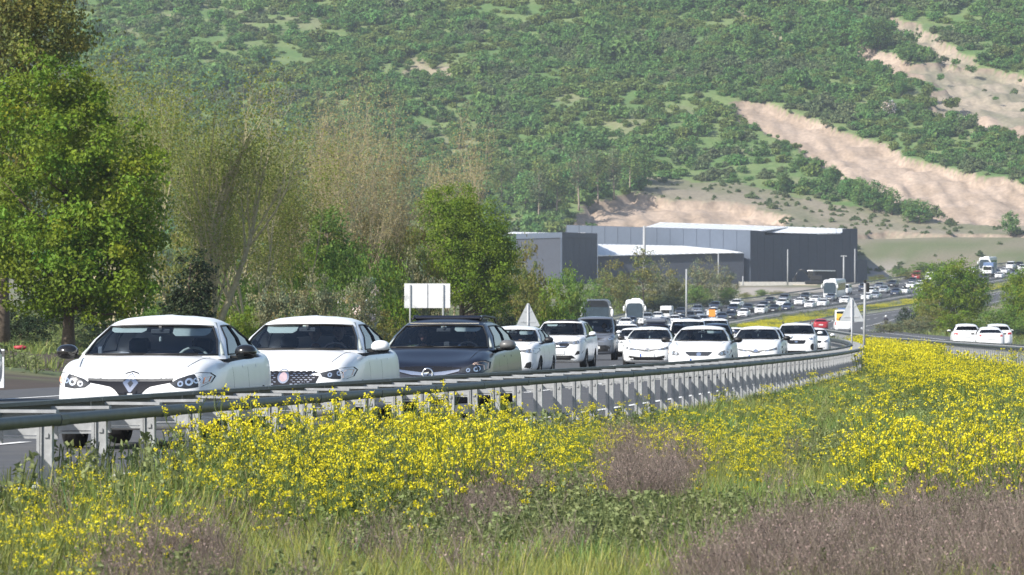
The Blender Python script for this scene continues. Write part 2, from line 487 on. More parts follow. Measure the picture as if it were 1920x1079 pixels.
# carriageways ------------------------------------------------------------------
ASPH = mat('asphalt', (.062, .064, .070), .85, var=.16, scale=1.6, bump=.15, color2=(.085, .083, .082))
LINE = mat('road_marking_paint', (.72, .72, .70), .7, var=.12, scale=4)
rd = np.concatenate([np.arange(16, 700, 2.0), np.arange(700, 1332, 2.0)])
def lane_strip(name, path, sgn, offs, lift, m, sel=None, kind='structure'):
    """sheet between the given offsets along a rail path"""
    D = np.repeat(rd[:, None], len(offs), 1); O = np.repeat(np.array(offs, float)[None], len(rd), 0)
    X = path(D) - O if sgn > 0 else path(D) + O
    Z = zroad(D, RAIL1(D) - X) + lift
    r, c = X.shape
    V = np.stack([X, D, Z], -1).reshape(-1, 3)
    i = np.arange(r - 1)[:, None] * c + np.arange(c - 1)[None]
    if sel is not None: i = i[sel[:-1]]
    Q = np.stack([i, i + 1, i + c + 1, i + c], -1).reshape(-1, 4)
    if sgn > 0: Q = Q[:, ::-1]
    return V, Q
def strips(name, specs, m):
    Vs = []; Qs = []; n = 0
    for s in specs:
        V, Q = lane_strip(name, *s); Vs.append(V); Qs.append(Q + n); n += len(V)
    return np_mesh(name, np.concatenate(Vs), np.concatenate(Qs), m)
road1 = tag(obj('road', strips('road', [(RAIL1, 1, [-.1, .9, 2.5, 5, 8, 11, 14, 16, W1], .05, None)], ASPH)), kind='structure')
road2 = tag(obj('road', strips('road', [(RAIL2, -1, [-.1, .9, 3, 6, 9, 11, W2], .05, None)], ASPH)), kind='structure')
dash = ((rd // 2).astype(int) % 7) < 3
tag(obj('road_markings', strips('road_markings', [
    (RAIL1, 1, [1.37, 1.53], .058, None), (RAIL1, 1, [13.95, 14.12], .058, None),
    (RAIL1, 1, [5.23, 5.38], .058, None, dash), (RAIL1, 1, [9.33, 9.48], .058, None, dash),
    (RAIL2, -1, [1.4, 1.56], .058, None), (RAIL2, -1, [9.3, 9.46], .058, None), (RAIL2, -1, [5.3, 5.45], .058, None, dash)], LINE)), kind='structure')
# ------------------------------------------------------------------ guardrails
def rail_frame(path, d):
    e = .5
    dx = (float(path(d + e)) - float(path(d - e))) / (2 * e)
    return float(path(d)), -math.atan(dx)

def post_mesh(sg):
    b = MB()
    b.box((-.09*sg, 0, .32), (.085, .05, .88), 0)
    b.box((-.128*sg, -.004, .30), (.010, .075, .838), 0)
    b.box((-.052*sg, -.004, .30), (.010, .075, .838), 0)
    b.box((-.150*sg, -.02, .26), (.022, .03, .80), 0)
    b.box((-.09*sg, -.03, .60), (.03, .014, .03), 0)
    return b.mesh('post', [STEELP])
def spacer_mesh(sg):
    b = MB()
    b.box((-.235*sg, 0, .772), (.44, .10, .022), 0)
    b.box((-.28*sg, .015, .68), (.27, .02, .16), 0)
    b.box((-.28*sg, 0, .585), (.26, .06, .016), 0)
    b.box((-.50*sg + .065*sg, .03, .62), (.03, .03, .16), 0)
    return b.mesh('spacer', [STEELP])
def beam_mesh(L, sg, u, z, h, w):
    """rounded closed rail with a lapped sleeve at its near end"""
    b = MB(); n = 10
    pr = []
    for k in range(n):
        a = 2*math.pi*k/n
        pr.append((u + math.copysign(abs(math.cos(a))**.7, math.cos(a))*w/2, z + math.copysign(abs(math.sin(a))**.7, math.sin(a))*h/2))
    vs = [(p[0], 0, p[1]) for p in pr] + [(p[0], L, p[1]) for p in pr]
    b.add(vs, [(k, (k+1) % n, (k+1) % n+n, k+n) for k in range(n)], 0, True)
    sl = [(u + (p[0]-u)*1.10, z + (p[1]-z)*1.10) for p in pr]
    vs = [(p[0], -.10, p[1]) for p in sl] + [(p[0], .16, p[1]) for p in sl]
    b.add(vs, [(k, (k+1) % n, (k+1) % n+n, k+n) for k in range(n)] + [tuple(range(n-1, -1, -1)), tuple(range(n, 2*n))], 0, False)
    return b.mesh('beam', [STEELB])

def channel_mesh(L, sg, u, z, h, w):
    """rail section open towards the posts: web on the road side, flanges above and below"""
    b = MB(); t = .008
    for c, s in (((u-w/2, 0, z), (t, 1, h)), ((u, 0, z+h/2-t/2), (w-.01, 1, t)), ((u, 0, z-h/2+t/2), (w-.01, 1, t)), ((u+w/2-.006, 0, z+h/2-.018), (t, 1, .02)), ((u+w/2-.006, 0, z-h/2+.018), (t, 1, .02))):
        b.box((u+(c[0]-u)*sg, L/2, c[2]), (s[0], L, s[2]))
    return b.mesh('beam', [STEELB])

def make_rail(path, d0, d1, sg, label):
    root = empty('guardrail', (float(path(d0)), d0, 0))
    tag(root, label, 'guardrail', 'guardrails along the carriageways')
    pm, sm_ = post_mesh(sg), spacer_mesh(sg)
    bn, bf = beam_mesh(4.05, sg, 0, .715, .088, .08), channel_mesh(4.0, sg, -.52*sg, .765, .115, .10)
    o = Vector(root.location)
    d = d0; k = 0
    while d < d1:
        x, rz = rail_frame(path, d)
        z = float(ZR(d))
        loc = Vector((x, d, z)) - o
        for nm, me in (('post', pm), ('spacer', sm_)):
            c = obj(nm, me, root); c.location = loc; c.rotation_euler = (0, random.uniform(-.012, .012), rz + random.uniform(-.03, .03))
        if k % 2 == 0:
            x2 = float(path(d + 4)); rz2 = -math.atan((x2 - x) / 4); rx = math.atan((float(ZR(d+4)) - z) / 4)
            for me in (bn, bf):
                c = obj('beam', me, root); c.location = loc; c.rotation_euler = (rx, 0, rz2)
        d += 2.0; k += 1
    return root

def far_rail(path, d0, d1, off, sg, parent=None, label=None):
    """distant rail: posts two metres apart and continuous beams, built as joined steel"""
    bp = MB(); bb = MB()
    ds = np.arange(d0, d1, 2.0)
    xs = path(ds) - off * sg; zs = zroad(ds, RAIL1(ds) - xs)
    for x, d, z in zip(xs, ds, zs):
        bp.box((x - .09*sg, d, z + .30), (.10, .10, .85))
    for u, zz, h in ((0, .66, .11), (-.5*sg, .70, .12)):
        for i in range(len(ds) - 1):
            p = [(xs[i]+u-.04, ds[i], zs[i]+zz-h/2), (xs[i]+u+.04, ds[i], zs[i]+zz-h/2), (xs[i]+u+.04, ds[i], zs[i]+zz+h/2), (xs[i]+u-.04, ds[i], zs[i]+zz+h/2)]
            q = [(xs[i+1]+u-.04, ds[i+1], zs[i+1]+zz-h/2), (xs[i+1]+u+.04, ds[i+1], zs[i+1]+zz-h/2), (xs[i+1]+u+.04, ds[i+1], zs[i+1]+zz+h/2), (xs[i+1]+u-.04, ds[i+1], zs[i+1]+zz+h/2)]
            bb.add(p + q, [(0, 1, 5, 4), (1, 2, 6, 5), (2, 3, 7, 6), (3, 0, 4, 7)])
    if parent is None:
        parent = empty('guardrail', (float(xs[0]), float(ds[0]), float(zs[0])))
        tag(parent, label, 'guardrail', 'guardrails along the carriageways')
    for nm, b, m in (('far_post_run', bp, STEELP), ('far_beam_run', bb, STEELB)):
        o = tag(b.build(nm, m, parent), kind='stuff')
        o.location = -Vector(parent.location)
    return parent

r1 = make_rail(RAIL1, 22.0, 608.0, 1, 'double steel guardrail with pale posts between the queue of cars and the mustard')
far_rail(RAIL1, 608, 1320, 0, 1, r1)
r2 = make_rail(RAIL2, 90.0, 606.0, -1, 'picket-like guardrail behind the meadow, in front of the cars driving away')
far_rail(RAIL2, 606, 1320, 0, -1, r2)
far_rail(RAIL1, 720, 1320, W1 + .2, 1, None, 'guardrail on the outer edge of the climbing road, below the dark warehouse')
# ------------------------------------------------------------------ vehicles
def tub(S):
    L, W = S['L'], S['W']; hw0 = W / 2
    zl, zc, yc = S['zlip'], S['zcowl'], S['ycowl']
    zb = S.get('zb', .21); zbr = S['zbelt_r']; yb = S['yback']; zd = S['zdeck']; zt_ = S.get('ztail', zd)
    st = [(.00, .50, zl-.20, zb+.15), (.035, .72, zl-.11, zb+.06), (.11, .86, zl-.02, zb+.01), (.27, .935, zl+.035, zb), (.55, .975, zl+(zc-zl)*.42, zb),
          (yc*.72, .992, zl+(zc-zl)*.80, zb), (yc+.03, 1, zc, zb), (yc+.12, 1, zc, zb)]
    nfront = len(st)
    for t in (.12, .35, .6, .85):
        y = yc+.12 + (yb-.12-yc-.12)*t
        st.append((y, 1, zc+(zbr-zc)*t, zb))
    ncab = len(st)
    st += [(yb-.10, .995, zbr, zb), (yb, .985, zbr, zb)]
    if yb < L-.4: st += [(yb+(L-yb)*.45, .97, (zbr+zd)/2, zb+.01)]
    st += [(L-.16, .93, zd, zb+.02), (L-.05, .86, zt_-.06, zb+.06), (L, .68, zt_-.16, zb+.16)]
    V = []; 
    for i, (y, h, zt, z0) in enumerate(st):
        hw = hw0*h; H = zt-z0; cab = nfront <= i < ncab
        bow = .0 if i > 4 else (.0)
        if cab:
            half = [(0, .42), (.5*hw, .42), (.84*hw, .44), (.89*hw, zt), (.972*hw, zt-.07)]
        else:
            cr = S.get('crown', .03) if i > 1 else .01
            fe = S.get('fend', .095)*(0, .7, 1, 1, .9, .4)[i] if i < 6 else 0
            half = [(0, zt+cr), (.5*hw, zt+cr*.75+fe*.15), (.80*hw, zt+fe), (.915*hw, zt-.03+fe), (.985*hw, zt-.12+fe*.8)]
        half += [(1.0*hw, z0+H*.45), (.985*hw, z0+H*.14), (.86*hw, z0), (0, z0)]
        ring = [(x, y, z) for x, z in half] + [(-x, y, z) for x, z in half[-2:0:-1]]
        V += ring
    n = 16; fs = []
    for i in range(len(st)-1):
        for k in range(n):
            a = i*n+k; b = i*n+(k+1) % n
            fs.append((a, a+n, b+n, b))
    def cap(o, flip):
        r = list(range(9)); l = [0] + [16-k for k in range(1, 8)] + [8]
        for k in range(8):
            f = [o+r[k], o+r[k+1], o+l[k+1], o+l[k]]
            f = list(dict.fromkeys(f))
            fs.append(tuple(f if flip else f[::-1]))
    cap(0, False); cap((len(st)-1)*n, True)
    me = bpy.data.meshes.new('tub'); me.from_pydata(V, [], fs); me.update()
    o = obj('tub', me)
    m = o.modifiers.new('s', 'SUBSURF'); m.levels = 2; m.render_levels = 2
    tmp = []
    for y in (S['wf'], S['wr']):
        b = MB()
        nseg = 22; rr = S['wrad']+.045
        for sgn in (1, -1):
            vs = []; x0, x1 = sgn*(hw0-.26), sgn*(hw0+.1)
            for x in (x0, x1):
                vs += [(x, y+rr*math.cos(2*math.pi*k/nseg), S['wrad']+rr*math.sin(2*math.pi*k/nseg)) for k in range(nseg)]
            f = [(k, (k+1) % nseg, (k+1) % nseg+nseg, k+nseg) for k in range(nseg)] + [tuple(range(nseg-1, -1, -1)), tuple(range(nseg, 2*nseg))]
            if sgn < 0: f = [tuple(reversed(q)) for q in f]
            b.add(vs, f)
        c = b.build('cutter', TRIM); tmp.append(c)
        m = o.modifiers.new('b', 'BOOLEAN'); m.operation = 'DIFFERENCE'; m.object = c; m.solver = 'EXACT'
    dg = bpy.context.evaluated_depsgraph_get()
    me2 = bpy.data.meshes.new_from_object(o.evaluated_get(dg))
    for t in tmp + [o]: bpy.data.objects.remove(t)
    return me2

def cabin(S):
    """returns quads for frame and for each window, as (verts, dict name->faces)"""
    W = S['W']; wb = W/2*S.get('wb', .905); wt = W/2*S['wt']
    yc, yb, yf, yr, H = S['ycowl'], S['yback'], S['yrf'], S['yrr'], S['H']
    zc, zbr = S['zcowl'], S['zbelt_r']
    fr = [(0, 0), (.36, .02), (.70, .07), (.915, .17), (1.0, .30), (1.0, .44)]
    ft = [(0, 0), (.36, .012), (.70, .035), (.93, .085), (1.0, .19), (1.0, .27)]
    B = [(a*wb, yc+.0+b*S.get('bowb', 1.)) for a, b in fr]; T = [(a*wt, yf+b) for a, b in ft]
    ys0, ys1 = B[-1][1], yb-.36; yt0, yt1 = T[-1][1], yr-.26
    for t in S.get('pill', (.22, .46, .51, .74, .96)):
        B.append((wb, ys0+(ys1-ys0)*t)); T.append((wt, yt0+(yt1-yt0)*t))
    B += [(wb*.985, yb-.17), (wb*.86, yb-.05), (wb*.45, yb-.012), (0, yb)]
    T += [(wt*.985, yr-.12), (wt*.86, yr-.04), (wt*.45, yr-.01), (0, yr)]
    n = len(B)
    def zb_(y): return zc + (zbr-zc)*min(max((y-yc)/(yb-yc), 0), 1)
    ym = yf+(yr-yf)*.42
    def zt_(x, y): return H-.055 - S.get('arc', .09)*((y-ym)/((yr-yf)*.58))**2*(1 if y > ym else .55) - .03*(abs(x)/wt)**3
    rows = [-.06, S.get('g0', .06), .5, S.get('g1', .90), 1.0]
    V = []
    full = list(range(n)) + [-k for k in range(n-2, 0, -1)]
    N = len(full)
    Bf = [(B[abs(k)][0]*(1 if (k > 0 or k == 0) else -1), B[abs(k)][1]) for k in full]
    Tf = [(T[abs(k)][0]*(1 if (k > 0 or k == 0) else -1), T[abs(k)][1]) for k in full]
    for t in rows:
        for (bx, by), (tx, ty) in zip(Bf, Tf):
            z0 = zb_(by); z1 = zt_(tx, ty)
            bul = .035*math.sin(math.pi*max(t, 0))
            V.append((bx+(tx-bx)*t+bul*(bx/wb), by+(ty-by)*t, z0+(z1-z0)*t))
    for s in (.07, .22, .55, 1.):
        for tx, ty in Tf:
            sy = min(max(ty, yf+.75), yr-.75)
            x = tx*(1-s); y = ty+(sy-ty)*s; hh = 1-(1-s)**5
            V.append((x, y, zt_(tx, ty)*(1-hh)+(zt_(tx, y)*.35+zt_(0, y)*.65)*hh+.045*hh+.012*s))
    faces = {'frame': [], 'windscreen': [], 'rear_window': [], 'side_window': []}
    nr = len(rows)+4
    sw = S.get('sidewin', ((5, 8), (9, 10)))
    for r in range(nr-1):
        for k in range(N):
            a, b = k, (k+1) % N
            f = (r*N+a, r*N+b, (r+1)*N+b, (r+1)*N+a)
            c = min(k, N-1-k)      # half column index
            key = 'frame'
            if r in (1, 2):
                if c < 3: key = 'windscreen'
                elif c >= n-1-3+0 and c <= n-2 and c >= n-4+1: key = 'rear_window'
                else:
                    for s0, s1 in S.get('sw', ((5, 7), (8, 10))):
                        if s0 <= c < s1: key = 'side_window'
            faces[key].append(f)
    return V, faces

def sub_mesh(V, faces, name, mats):
    used = sorted({i for f in faces for i in f}); mp = {u: i for i, u in enumerate(used)}
    me = bpy.data.meshes.new(name)
    me.from_pydata([V[i] for i in used], [], [tuple(mp[i] for i in f) for f in faces])
    for m in mats: me.materials.append(m)
    me.update()
    return me

class Patch:
    """patches laid on the front, rear or side of a hull by casting onto it"""
    def __init__(self, me):
        self.b = BVHTree.FromPolygons([v.co[:] for v in me.vertices], [tuple(p.vertices) for p in me.polygons])
        ys = [v.co.y for v in me.vertices]; self.y0, self.y1 = min(ys), max(ys)
    def hit(self, u, z, face):
        if face == 'f':
            h = self.b.ray_cast(Vector((u, self.y0-1, z)), Vector((0, 1, 0)))
        elif face == 'r':
            h = self.b.ray_cast(Vector((u, self.y1+1, z)), Vector((0, -1, 0)))
        else:
            sg = 1 if face == 's' else -1
            h = self.b.ray_cast(Vector((sg*3, u, z)), Vector((-sg, 0, 0)))
        return h[0], h[1]
    def put(self, mb, poly, face='f', lift=.008, mi=0, n=28, maxd=.75, fine=1):
        pts = [Vector(p) for p in poly]
        per = [(pts[(i+1) % len(pts)]-pts[i]).length for i in range(len(pts))]
        tot = sum(per); loop = []
        for i, p in enumerate(pts):
            q = pts[(i+1) % len(pts)]; m = max(1, round(n*per[i]/tot))
            loop += [p.lerp(q, k/m) for k in range(m)]
        c = sum(loop, Vector((0, 0)))/len(loop)
        nn_ = 7*fine; rings = [(1., -.03)] + [(1-k/nn_, lift) for k in range(nn_)]; N = len(loop)
        vs = []; fs = []; last = None; N = len(loop)
        def P(p, lf):
            nonlocal last
            h, nn = self.hit(p.x, p.y, face)
            if h is None or (face == 'f' and h.y-self.y0 > maxd) or (face == 'r' and self.y1-h.y > maxd):
                h = None
            if h is None:
                if last is None: w = self.y0+.3 if face == 'f' else (self.y1-.3)
                else: w = last
                if face in 'fr': h = Vector((p.x, w, p.y))
                else: return None
                nn = Vector((0, -1 if face == 'f' else 1, 0))
            if face in 'fr': last = h.y
            ax = {'f': Vector((0, -1, 0)), 'r': Vector((0, 1, 0)), 's': Vector((1, 0, 0)), 't': Vector((-1, 0, 0))}[face]
            return h + (ax*.7 + nn*.5)*lf
        for s, lf in rings:
            for p in loop:
                q = P(c.lerp(p, s), lf)
                if q is None: return
                vs.append(q)
        vs.append(P(c, lift))
        nr = len(rings)-1
        for r in range(nr):
            for k in range(N):
                fs.append((r*N+k, r*N+(k+1) % N, (r+1)*N+(k+1) % N, (r+1)*N+k))
        fs += [(nr*N+k, nr*N+(k+1) % N, (nr+1)*N) for k in range(N)]
        if face in ('r', 't'): fs = [tuple(reversed(f)) for f in fs]
        mb.add(vs, fs, mi, False)

def mir(poly): return [(-x, z) for x, z in reversed(poly)]
def circ(cx, cz, rx, rz=None, n=16): return [(cx+rx*math.cos(2*math.pi*k/n), cz+(rz or rx)*math.sin(2*math.pi*k/n)) for k in range(n)]
def rect(cx, cz, w, h): return [(cx-w/2, cz-h/2), (cx+w/2, cz-h/2), (cx+w/2, cz+h/2), (cx-w/2, cz+h/2)]

WHEELS = {}
def wheel_meshes(r, w=.21):
    key = (round(r, 3), w)
    if key in WHEELS: return WHEELS[key]
    t = MB(); n = 28
    prof = [(-w/2, .64*r), (-w/2, .90*r), (-w/2+.025, .985*r), (-w/2+.05, r), (w/2-.05, r), (w/2-.025, .985*r), (w/2, .90*r), (w/2, .64*r)]
    vs = [(x, rr*math.cos(2*math.pi*k/n), rr*math.sin(2*math.pi*k/n)) for x, rr in prof for k in range(n)]
    t.add(vs, [(i*n+k, i*n+(k+1) % n, (i+1)*n+(k+1) % n, (i+1)*n+k) for i in range(len(prof)-1) for k in range(n)], 0, True)
    q = MB()
    for i in range(10):
        a0 = 2*math.pi*i/10; a1 = a0+.30
        vs = []
        for x in (w/2-.05, w/2-.02):
            for rr, a in ((.12*r, a0), (.62*r, a0), (.62*r, a1), (.12*r, a1+.2)):
                vs.append((x, rr*math.cos(a), rr*math.sin(a)))
        q.add(vs, [(0, 1, 2, 3), (7, 6, 5, 4), (0, 4, 5, 1), (2, 6, 7, 3), (1, 5, 6, 2)], 0)
    n2 = 20
    for r0, r1, x0, x1, mi in ((.58*r, .66*r, w/2-.012, w/2-.012, 0), (0.001, .16*r, w/2-.018, w/2-.018, 0), (.001, .64*r, w/2-.07, w/2-.07, 1)):
        vs = [(x0, r0*math.cos(2*math.pi*k/n2), r0*math.sin(2*math.pi*k/n2)) for k in range(n2)] + [(x1, r1*math.cos(2*math.pi*k/n2), r1*math.sin(2*math.pi*k/n2)) for k in range(n2)]
        q.add(vs, [(k, (k+1) % n2, (k+1) % n2+n2, k+n2) for k in range(n2)], mi)
    WHEELS[key] = (t.mesh('tyre', [TYRE]), q.mesh('rim', [RIM, TRIM]))
    return WHEELS[key]

def mirror_mesh(sg, m, low=False):
    b = MB()
    def fn(p):
        x, y, z = p
        if y > .1: y = .1 + (y-.1)*.25
        z = z*(1. if z > 0 else .8)
        return (math.copysign(abs(x)**.8, x), y, z)
    b.ell((sg*.115, 0, .0), (.125, .12, .085), 0, 16, 10, fn)
    b.box((sg*-.01, .0, -.055), (.10, .06, .035), 1, bev=.008)
    b.ell((sg*.115, .012, -.028), (.118, .11, .066), 1, 14, 8, fn)
    return b.mesh('door_mirror', [m, TRIM])

def make_car(name, S, paint, mirror_paint=None):
    """front at y=0 on the ground, length along +y"""
    root = empty(name)
    W, L, H = S['W'], S['L'], S['H']; hw = W/2
    hull = tub(S)
    V, F_ = cabin(S)
    # body = tub + cabin frame
    tv = [v.co.copy() for v in hull.vertices]; tf = [tuple(p.vertices) for p in hull.polygons]
    mi = []
    rr = S['wrad']+.06
    for p in hull.polygons:
        c = p.center; k = 0
        if c.z < .30 and p.normal.z < -.6: k = 1
        for yw in (S['wf'], S['wr']):
            if (c.y-yw)**2+(c.z-S['wrad'])**2 < rr*rr and abs(c.x) < hw-.012*1 and abs(p.normal.x) > .9 and abs(c.x) < hw-.2: k = 1
            if abs(math.hypot(c.y-yw, c.z-S['wrad'])-(S['wrad']+.045)) < .02 and abs(c.x) > hw-.28 and abs(p.normal.x) < .3 and c.z < S['zcowl']-.1: k = 1
        if S['ycowl']+.05 < c.y < S['yback']-.06 and abs(c.x) < hw*.885 and (p.normal.z > .2 or c.z < S['zcowl']-.1) and c.z > .35 and abs(c.x) < hw*.88: k = 1
        if c.y > S['ycowl']+.02 and c.y < S['ycowl']+.5 and abs(c.x) < hw*.86 and p.normal.y > .3: k = 1
        if S.get('clad') and c.z < S.get('clad'): k = 1
        mi.append(k)
    nt = len(tv)
    fr = [tuple(i+nt for i in f) for f in F_['frame']]
    me = bpy.data.meshes.new('body')
    me.from_pydata([tuple(v) for v in tv] + V, [], tf + fr)
    for m in (paint, INTER if not S.get('clad') else TRIM): me.materials.append(m)
    fmi = mi + [0]*len(fr)
    me.polygons.foreach_set('material_index', fmi); me.update()
    smooth_by_angle(me, 42)
    body = obj('body', me, root)
    pt = Patch(hull)
    for key, gm in (('windscreen', GLASS), ('rear_window', GLASSD), ('side_window', S.get('sideglass', GLASSD))):
        if not F_[key]: continue
        if key == 'side_window':
            groups = {}
            for f in F_[key]:
                cx = sum(V[i][0] for i in f)/4; cy = sum(V[i][1] for i in f)/4
                groups.setdefault((cx > 0, cy > S.get('bpill', (S['ycowl']+S['yback'])/2-.05)), []).append(f)
            for g in groups.values():
                w = sub_mesh(V, g, 'side_window', [gm]); smooth_by_angle(w, 60); obj('side_window', w, root)
        else:
            w = sub_mesh(V, F_[key], key, [gm]); smooth_by_angle(w, 60); obj(key, w, root)
    # rubber surround of the windscreen and the side glass
    nh = 6+len(S.get('pill', (0,)*5))+4; NN = 2*nh-2
    def P_(r, c): return Vector(V[r*NN+(c % NN)])
    sb = MB(); ring = [P_(1, c) for c in range(-3, 4)] + [P_(2, 3)] + [P_(3, c) for c in range(3, -4, -1)] + [P_(2, -3), P_(1, -3)]
    cen = sum(ring, Vector())/len(ring)
    sb.tube([q+Vector((0, -.006, .003)) for q in ring], .013, 5, 0, False); sb.build('windscreen_seal', TRIM, root)
    sb = MB()
    for s0, s1 in S.get('sw', ((5, 7), (8, 10))):
        for sg in (1, -1):
            q = [P_(1, sg*c) for c in range(s0, s1+1)] + [P_(2, sg*s1)] + [P_(3, sg*c) for c in range(s1, s0-1, -1)] + [P_(2, sg*s0), P_(1, sg*s0)]
            sb.tube([p+Vector((sg*.004, 0, 0)) for p in q], .012, 4, 0, False)
    sb.build('window_seal', TRIM, root)
    # bonnet shut lines
    sb = MB()
    for sg in (1, -1):
        a_ = [Vector((sg*hw*(.66+.12*t), S['ycowl']*(.22+.74*t), 5)) for t in (0, .25, .5, .75, 1)]
        pts = []
        for q in a_:
            h_ = pt.b.ray_cast(q, Vector((0, 0, -1)))[0]
            if h_: pts.append(h_+Vector((0, 0, .001)))
        if len(pts) > 2: sb.tube(pts, .005, 4, 0, False)
    if sb.v: sb.build('bonnet_seam', TRIM, root)
    # wheels
    tm, rm = wheel_meshes(S['wrad'])
    for y in (S['wf'], S['wr']):
        for sg in (1, -1):
            w = obj('wheel', tm, root); w.location = (sg*(hw-.125), y, S['wrad']); w.rotation_euler = (0, 0, 0 if sg > 0 else math.pi)
            r_ = obj('rim', rm, w)
    # mirrors
    mp = mirror_paint or paint
    mm = S.get('_mm') or {}
    for sg in (1, -1):
        o = obj('door_mirror', mirror_mesh(sg, mp), root)
        o.location = (sg*(hw-.01), S['ycowl']+S.get('mir_y', .52), S['zcowl']+S.get('mir_z', .06)); o.scale = S.get('mir_s', (1, 1, 1))
    S['_pt'] = pt; S['_root'] = root
    S['_cab'] = V
    return root

def patch_part(root, S, name, specs, mats, parent=None, face='f', label=None):
    b = MB()
    for sp in specs:
        poly, mi = sp[0], sp[1]; lift = (sp[2] if len(sp) > 2 else .008) + .006
        S['_pt'].put(b, poly, face, lift, mi)
    if not b.v: return None
    o = b.build(name, mats, parent or root)
    if label: o['label'] = label
    return o

def headlights(root, S, poly, bulbs, hous=None, amber=None, amber_m=None):
    for sg in (1, -1):
        f = (lambda p: p) if sg > 0 else mir
        b = MB(); S['_pt'].put(b, f(poly), 'f', .022, 0, 64, .75, 2); h = b.build('headlight', [hous or LAMPD], root)
        for (x, z, r) in bulbs:
            patch_part(root, S, 'lamp_reflector', [(circ(sg*x, z, r*.85, n=12), 0, .030), (circ(sg*x, z, r*.42, n=10), 1, .038)], [REFL, LAMPD], h)
        if amber: patch_part(root, S, 'indicator', [(f(amber), 0, .030)], [amber_m or AMBER], h)

def plate(root, S, z, face='f', x=0., w=.50, glyphs=7):
    o = patch_part(root, S, 'number_plate', [(rect(x, z, w, .11), 0, .016), (rect(x-w/2+.03, z, .045, .108), 1, .019)], [PLATE, PLBLUE], face=face)
    b = MB(); rng = random.Random(int(z*1000)+glyphs)
    for k in range(glyphs):
        gx = x-w/2+.09+k*(w-.12)/glyphs
        S['_pt'].put(b, rect(gx, z, .034, rng.choice((.066, .062))), face, .019, 0, n=8)
        S['_pt'].put(b, rect(gx+.002, z+rng.choice((-.012, .012)), .014, .018), face, .021, 1, n=8)
    if b.v: b.build('plate_lettering', [INK, PLATE], o)
    return o

def interior(root, S, visors=(), wheel=True, tagx=None, dash=(), seats=True):
    hw = S['W']/2; zc = S['zcowl']; yc = S['ycowl']; H = S['H']
    b = MB(); b.box((0, yc+.42, zc-.10), (hw*1.66, .56, .14), 0, bev=.05)
    b.box((hw*.36, yc+.55, zc-.01), (.36, .22, .08), 0, bev=.03); b.build('dashboard', INTER, root)
    if wheel:
        b = MB(); c = Vector((hw*.40, yc+.78, zc-.06)); n = 20; t = R(25)
        pts = [c+Vector((.185*math.cos(2*math.pi*k/n), .185*math.sin(2*math.pi*k/n)*math.sin(t), .185*math.sin(2*math.pi*k/n)*math.cos(t))) for k in range(n+1)]
        b.tube(pts, .017, 6, 0, False); b.tube([c+Vector((-.18, 0, 0)), c+Vector((.18, 0, 0))], .02, 6); b.build('steering_wheel', S.get('wheel_m', INTER), root)
    if seats:
        for x in (hw*.40, -hw*.40):
            b = MB(); y = S.get('seat_y', yc+1.42)
            b.box((x, y, .72), (.46, .14, .62), 0, bev=.06); b.box((x, y+.03, 1.13*H/1.48), (.25, .09, .17), 0, bev=.04)
            b.box((x, y-.25, .48), (.46, .5, .14), 0, bev=.05); b.build('seat', INTER, root)
    # sun visors hang behind the top of the windscreen
    g1 = S.get('g1', .90); yf = S['yrf']; Vc = S['_cab']
    def at(x, t, back=.03):
        y = yc+(yf-yc)*t; z = S['zcowl']+(S['H']-.07-S['zcowl'])*t
        return Vector((x, y+back+.13*(x/hw)**2, z-.012))
    for x, w, h in visors:
        b = MB(); t1 = g1-.02; t0 = t1-h/(H-zc)
        prof = []
        for sx, t in ((-1, t0), (1, t0), (1, t1), (-1, t1)):
            prof.append(at(x+sx*w/2*(1 if t == t1 else .93), t, .09))
        n = Vector((0, .018, .012))
        # rounded lower corners
        p = [prof[3], prof[3].lerp(prof[0], .7), prof[0].lerp(prof[1], .10), prof[0].lerp(prof[1], .9), prof[2].lerp(prof[1], .7), prof[2]]
        vs = p + [q+n for q in p]; k = len(p)
        b.add(vs, [tuple(range(k)), tuple(range(2*k-1, k-1, -1))] + [(i, i+k, (i+1) % k+k, (i+1) % k) for i in range(k)])
        b.build('sun_visor', VISOR, root)
    b = MB(); p = at(0, g1-.17, .14); b.box(p, (.22, .03, .06), 0, bev=.012); b.box(p+Vector((0, -.02, .04)), (.03, .03, .05), 0); b.build('rear_view_mirror', GREYPL, root)
    if tagx is not None:
        b = MB(); p = at(tagx, g1-.055, .035); b.box(p, (.085, .012, .028), 0, bev=.005); b.build('toll_tag', VISOR, root)
    for x, t, w, h, m in dash:
        b = MB(); p = at(x, t, .20); b.box(p, (w, .03, h), 0, bev=.01); b.build('dashboard_item', m, root)
    # inner pillar lining
    for sg in (1, -1):
        b = MB(); pts = []
        q0 = Vector((sg*hw*.905*.955, yc+.30, zc+.03)); q1 = Vector((sg*hw*S['wt']*.955, yf+.19, H-.11))
        b.tube([q0, q1], .028, 6); b.build('pillar_lining', S.get('pil_m', PILLARIN), root)

def wipers(root, S):
    hw = S['W']/2; yc = S['ycowl']; zc = S['zcowl']
    for x0, x1 in ((-.05, .55), (-.62, -.03)):
        b = MB(); b.tube([(x0*hw/.9, yc-.005+.13*x0*x0, zc+.035), (x1*hw/.9, yc+.015+.16*x1*x1, zc+.045)], .010, 5); b.build('wiper', TRIM, root)

def flank(root, S, door_y=(), handle_y=(), zh=None):
    zb = S.get('zb', .21)
    for y in handle_y:
        for f in 'st':
            b = MB(); S['_pt'].put(b, rect(y, zh or S['zcowl']-.10, .17, .028), f, .025, 0, n=10)
            if b.v: b.build('door_handle', [S['hm']], root)
    b = MB()
    for y in door_y:
        for f in 'st':
            S['_pt'].put(b, rect(y, (zb+S['zcowl'])/2+.02, .010, S['zcowl']-zb-.26), f, .004, 0, n=18)
    if b.v: b.build('door_seam', [TRIM], root)

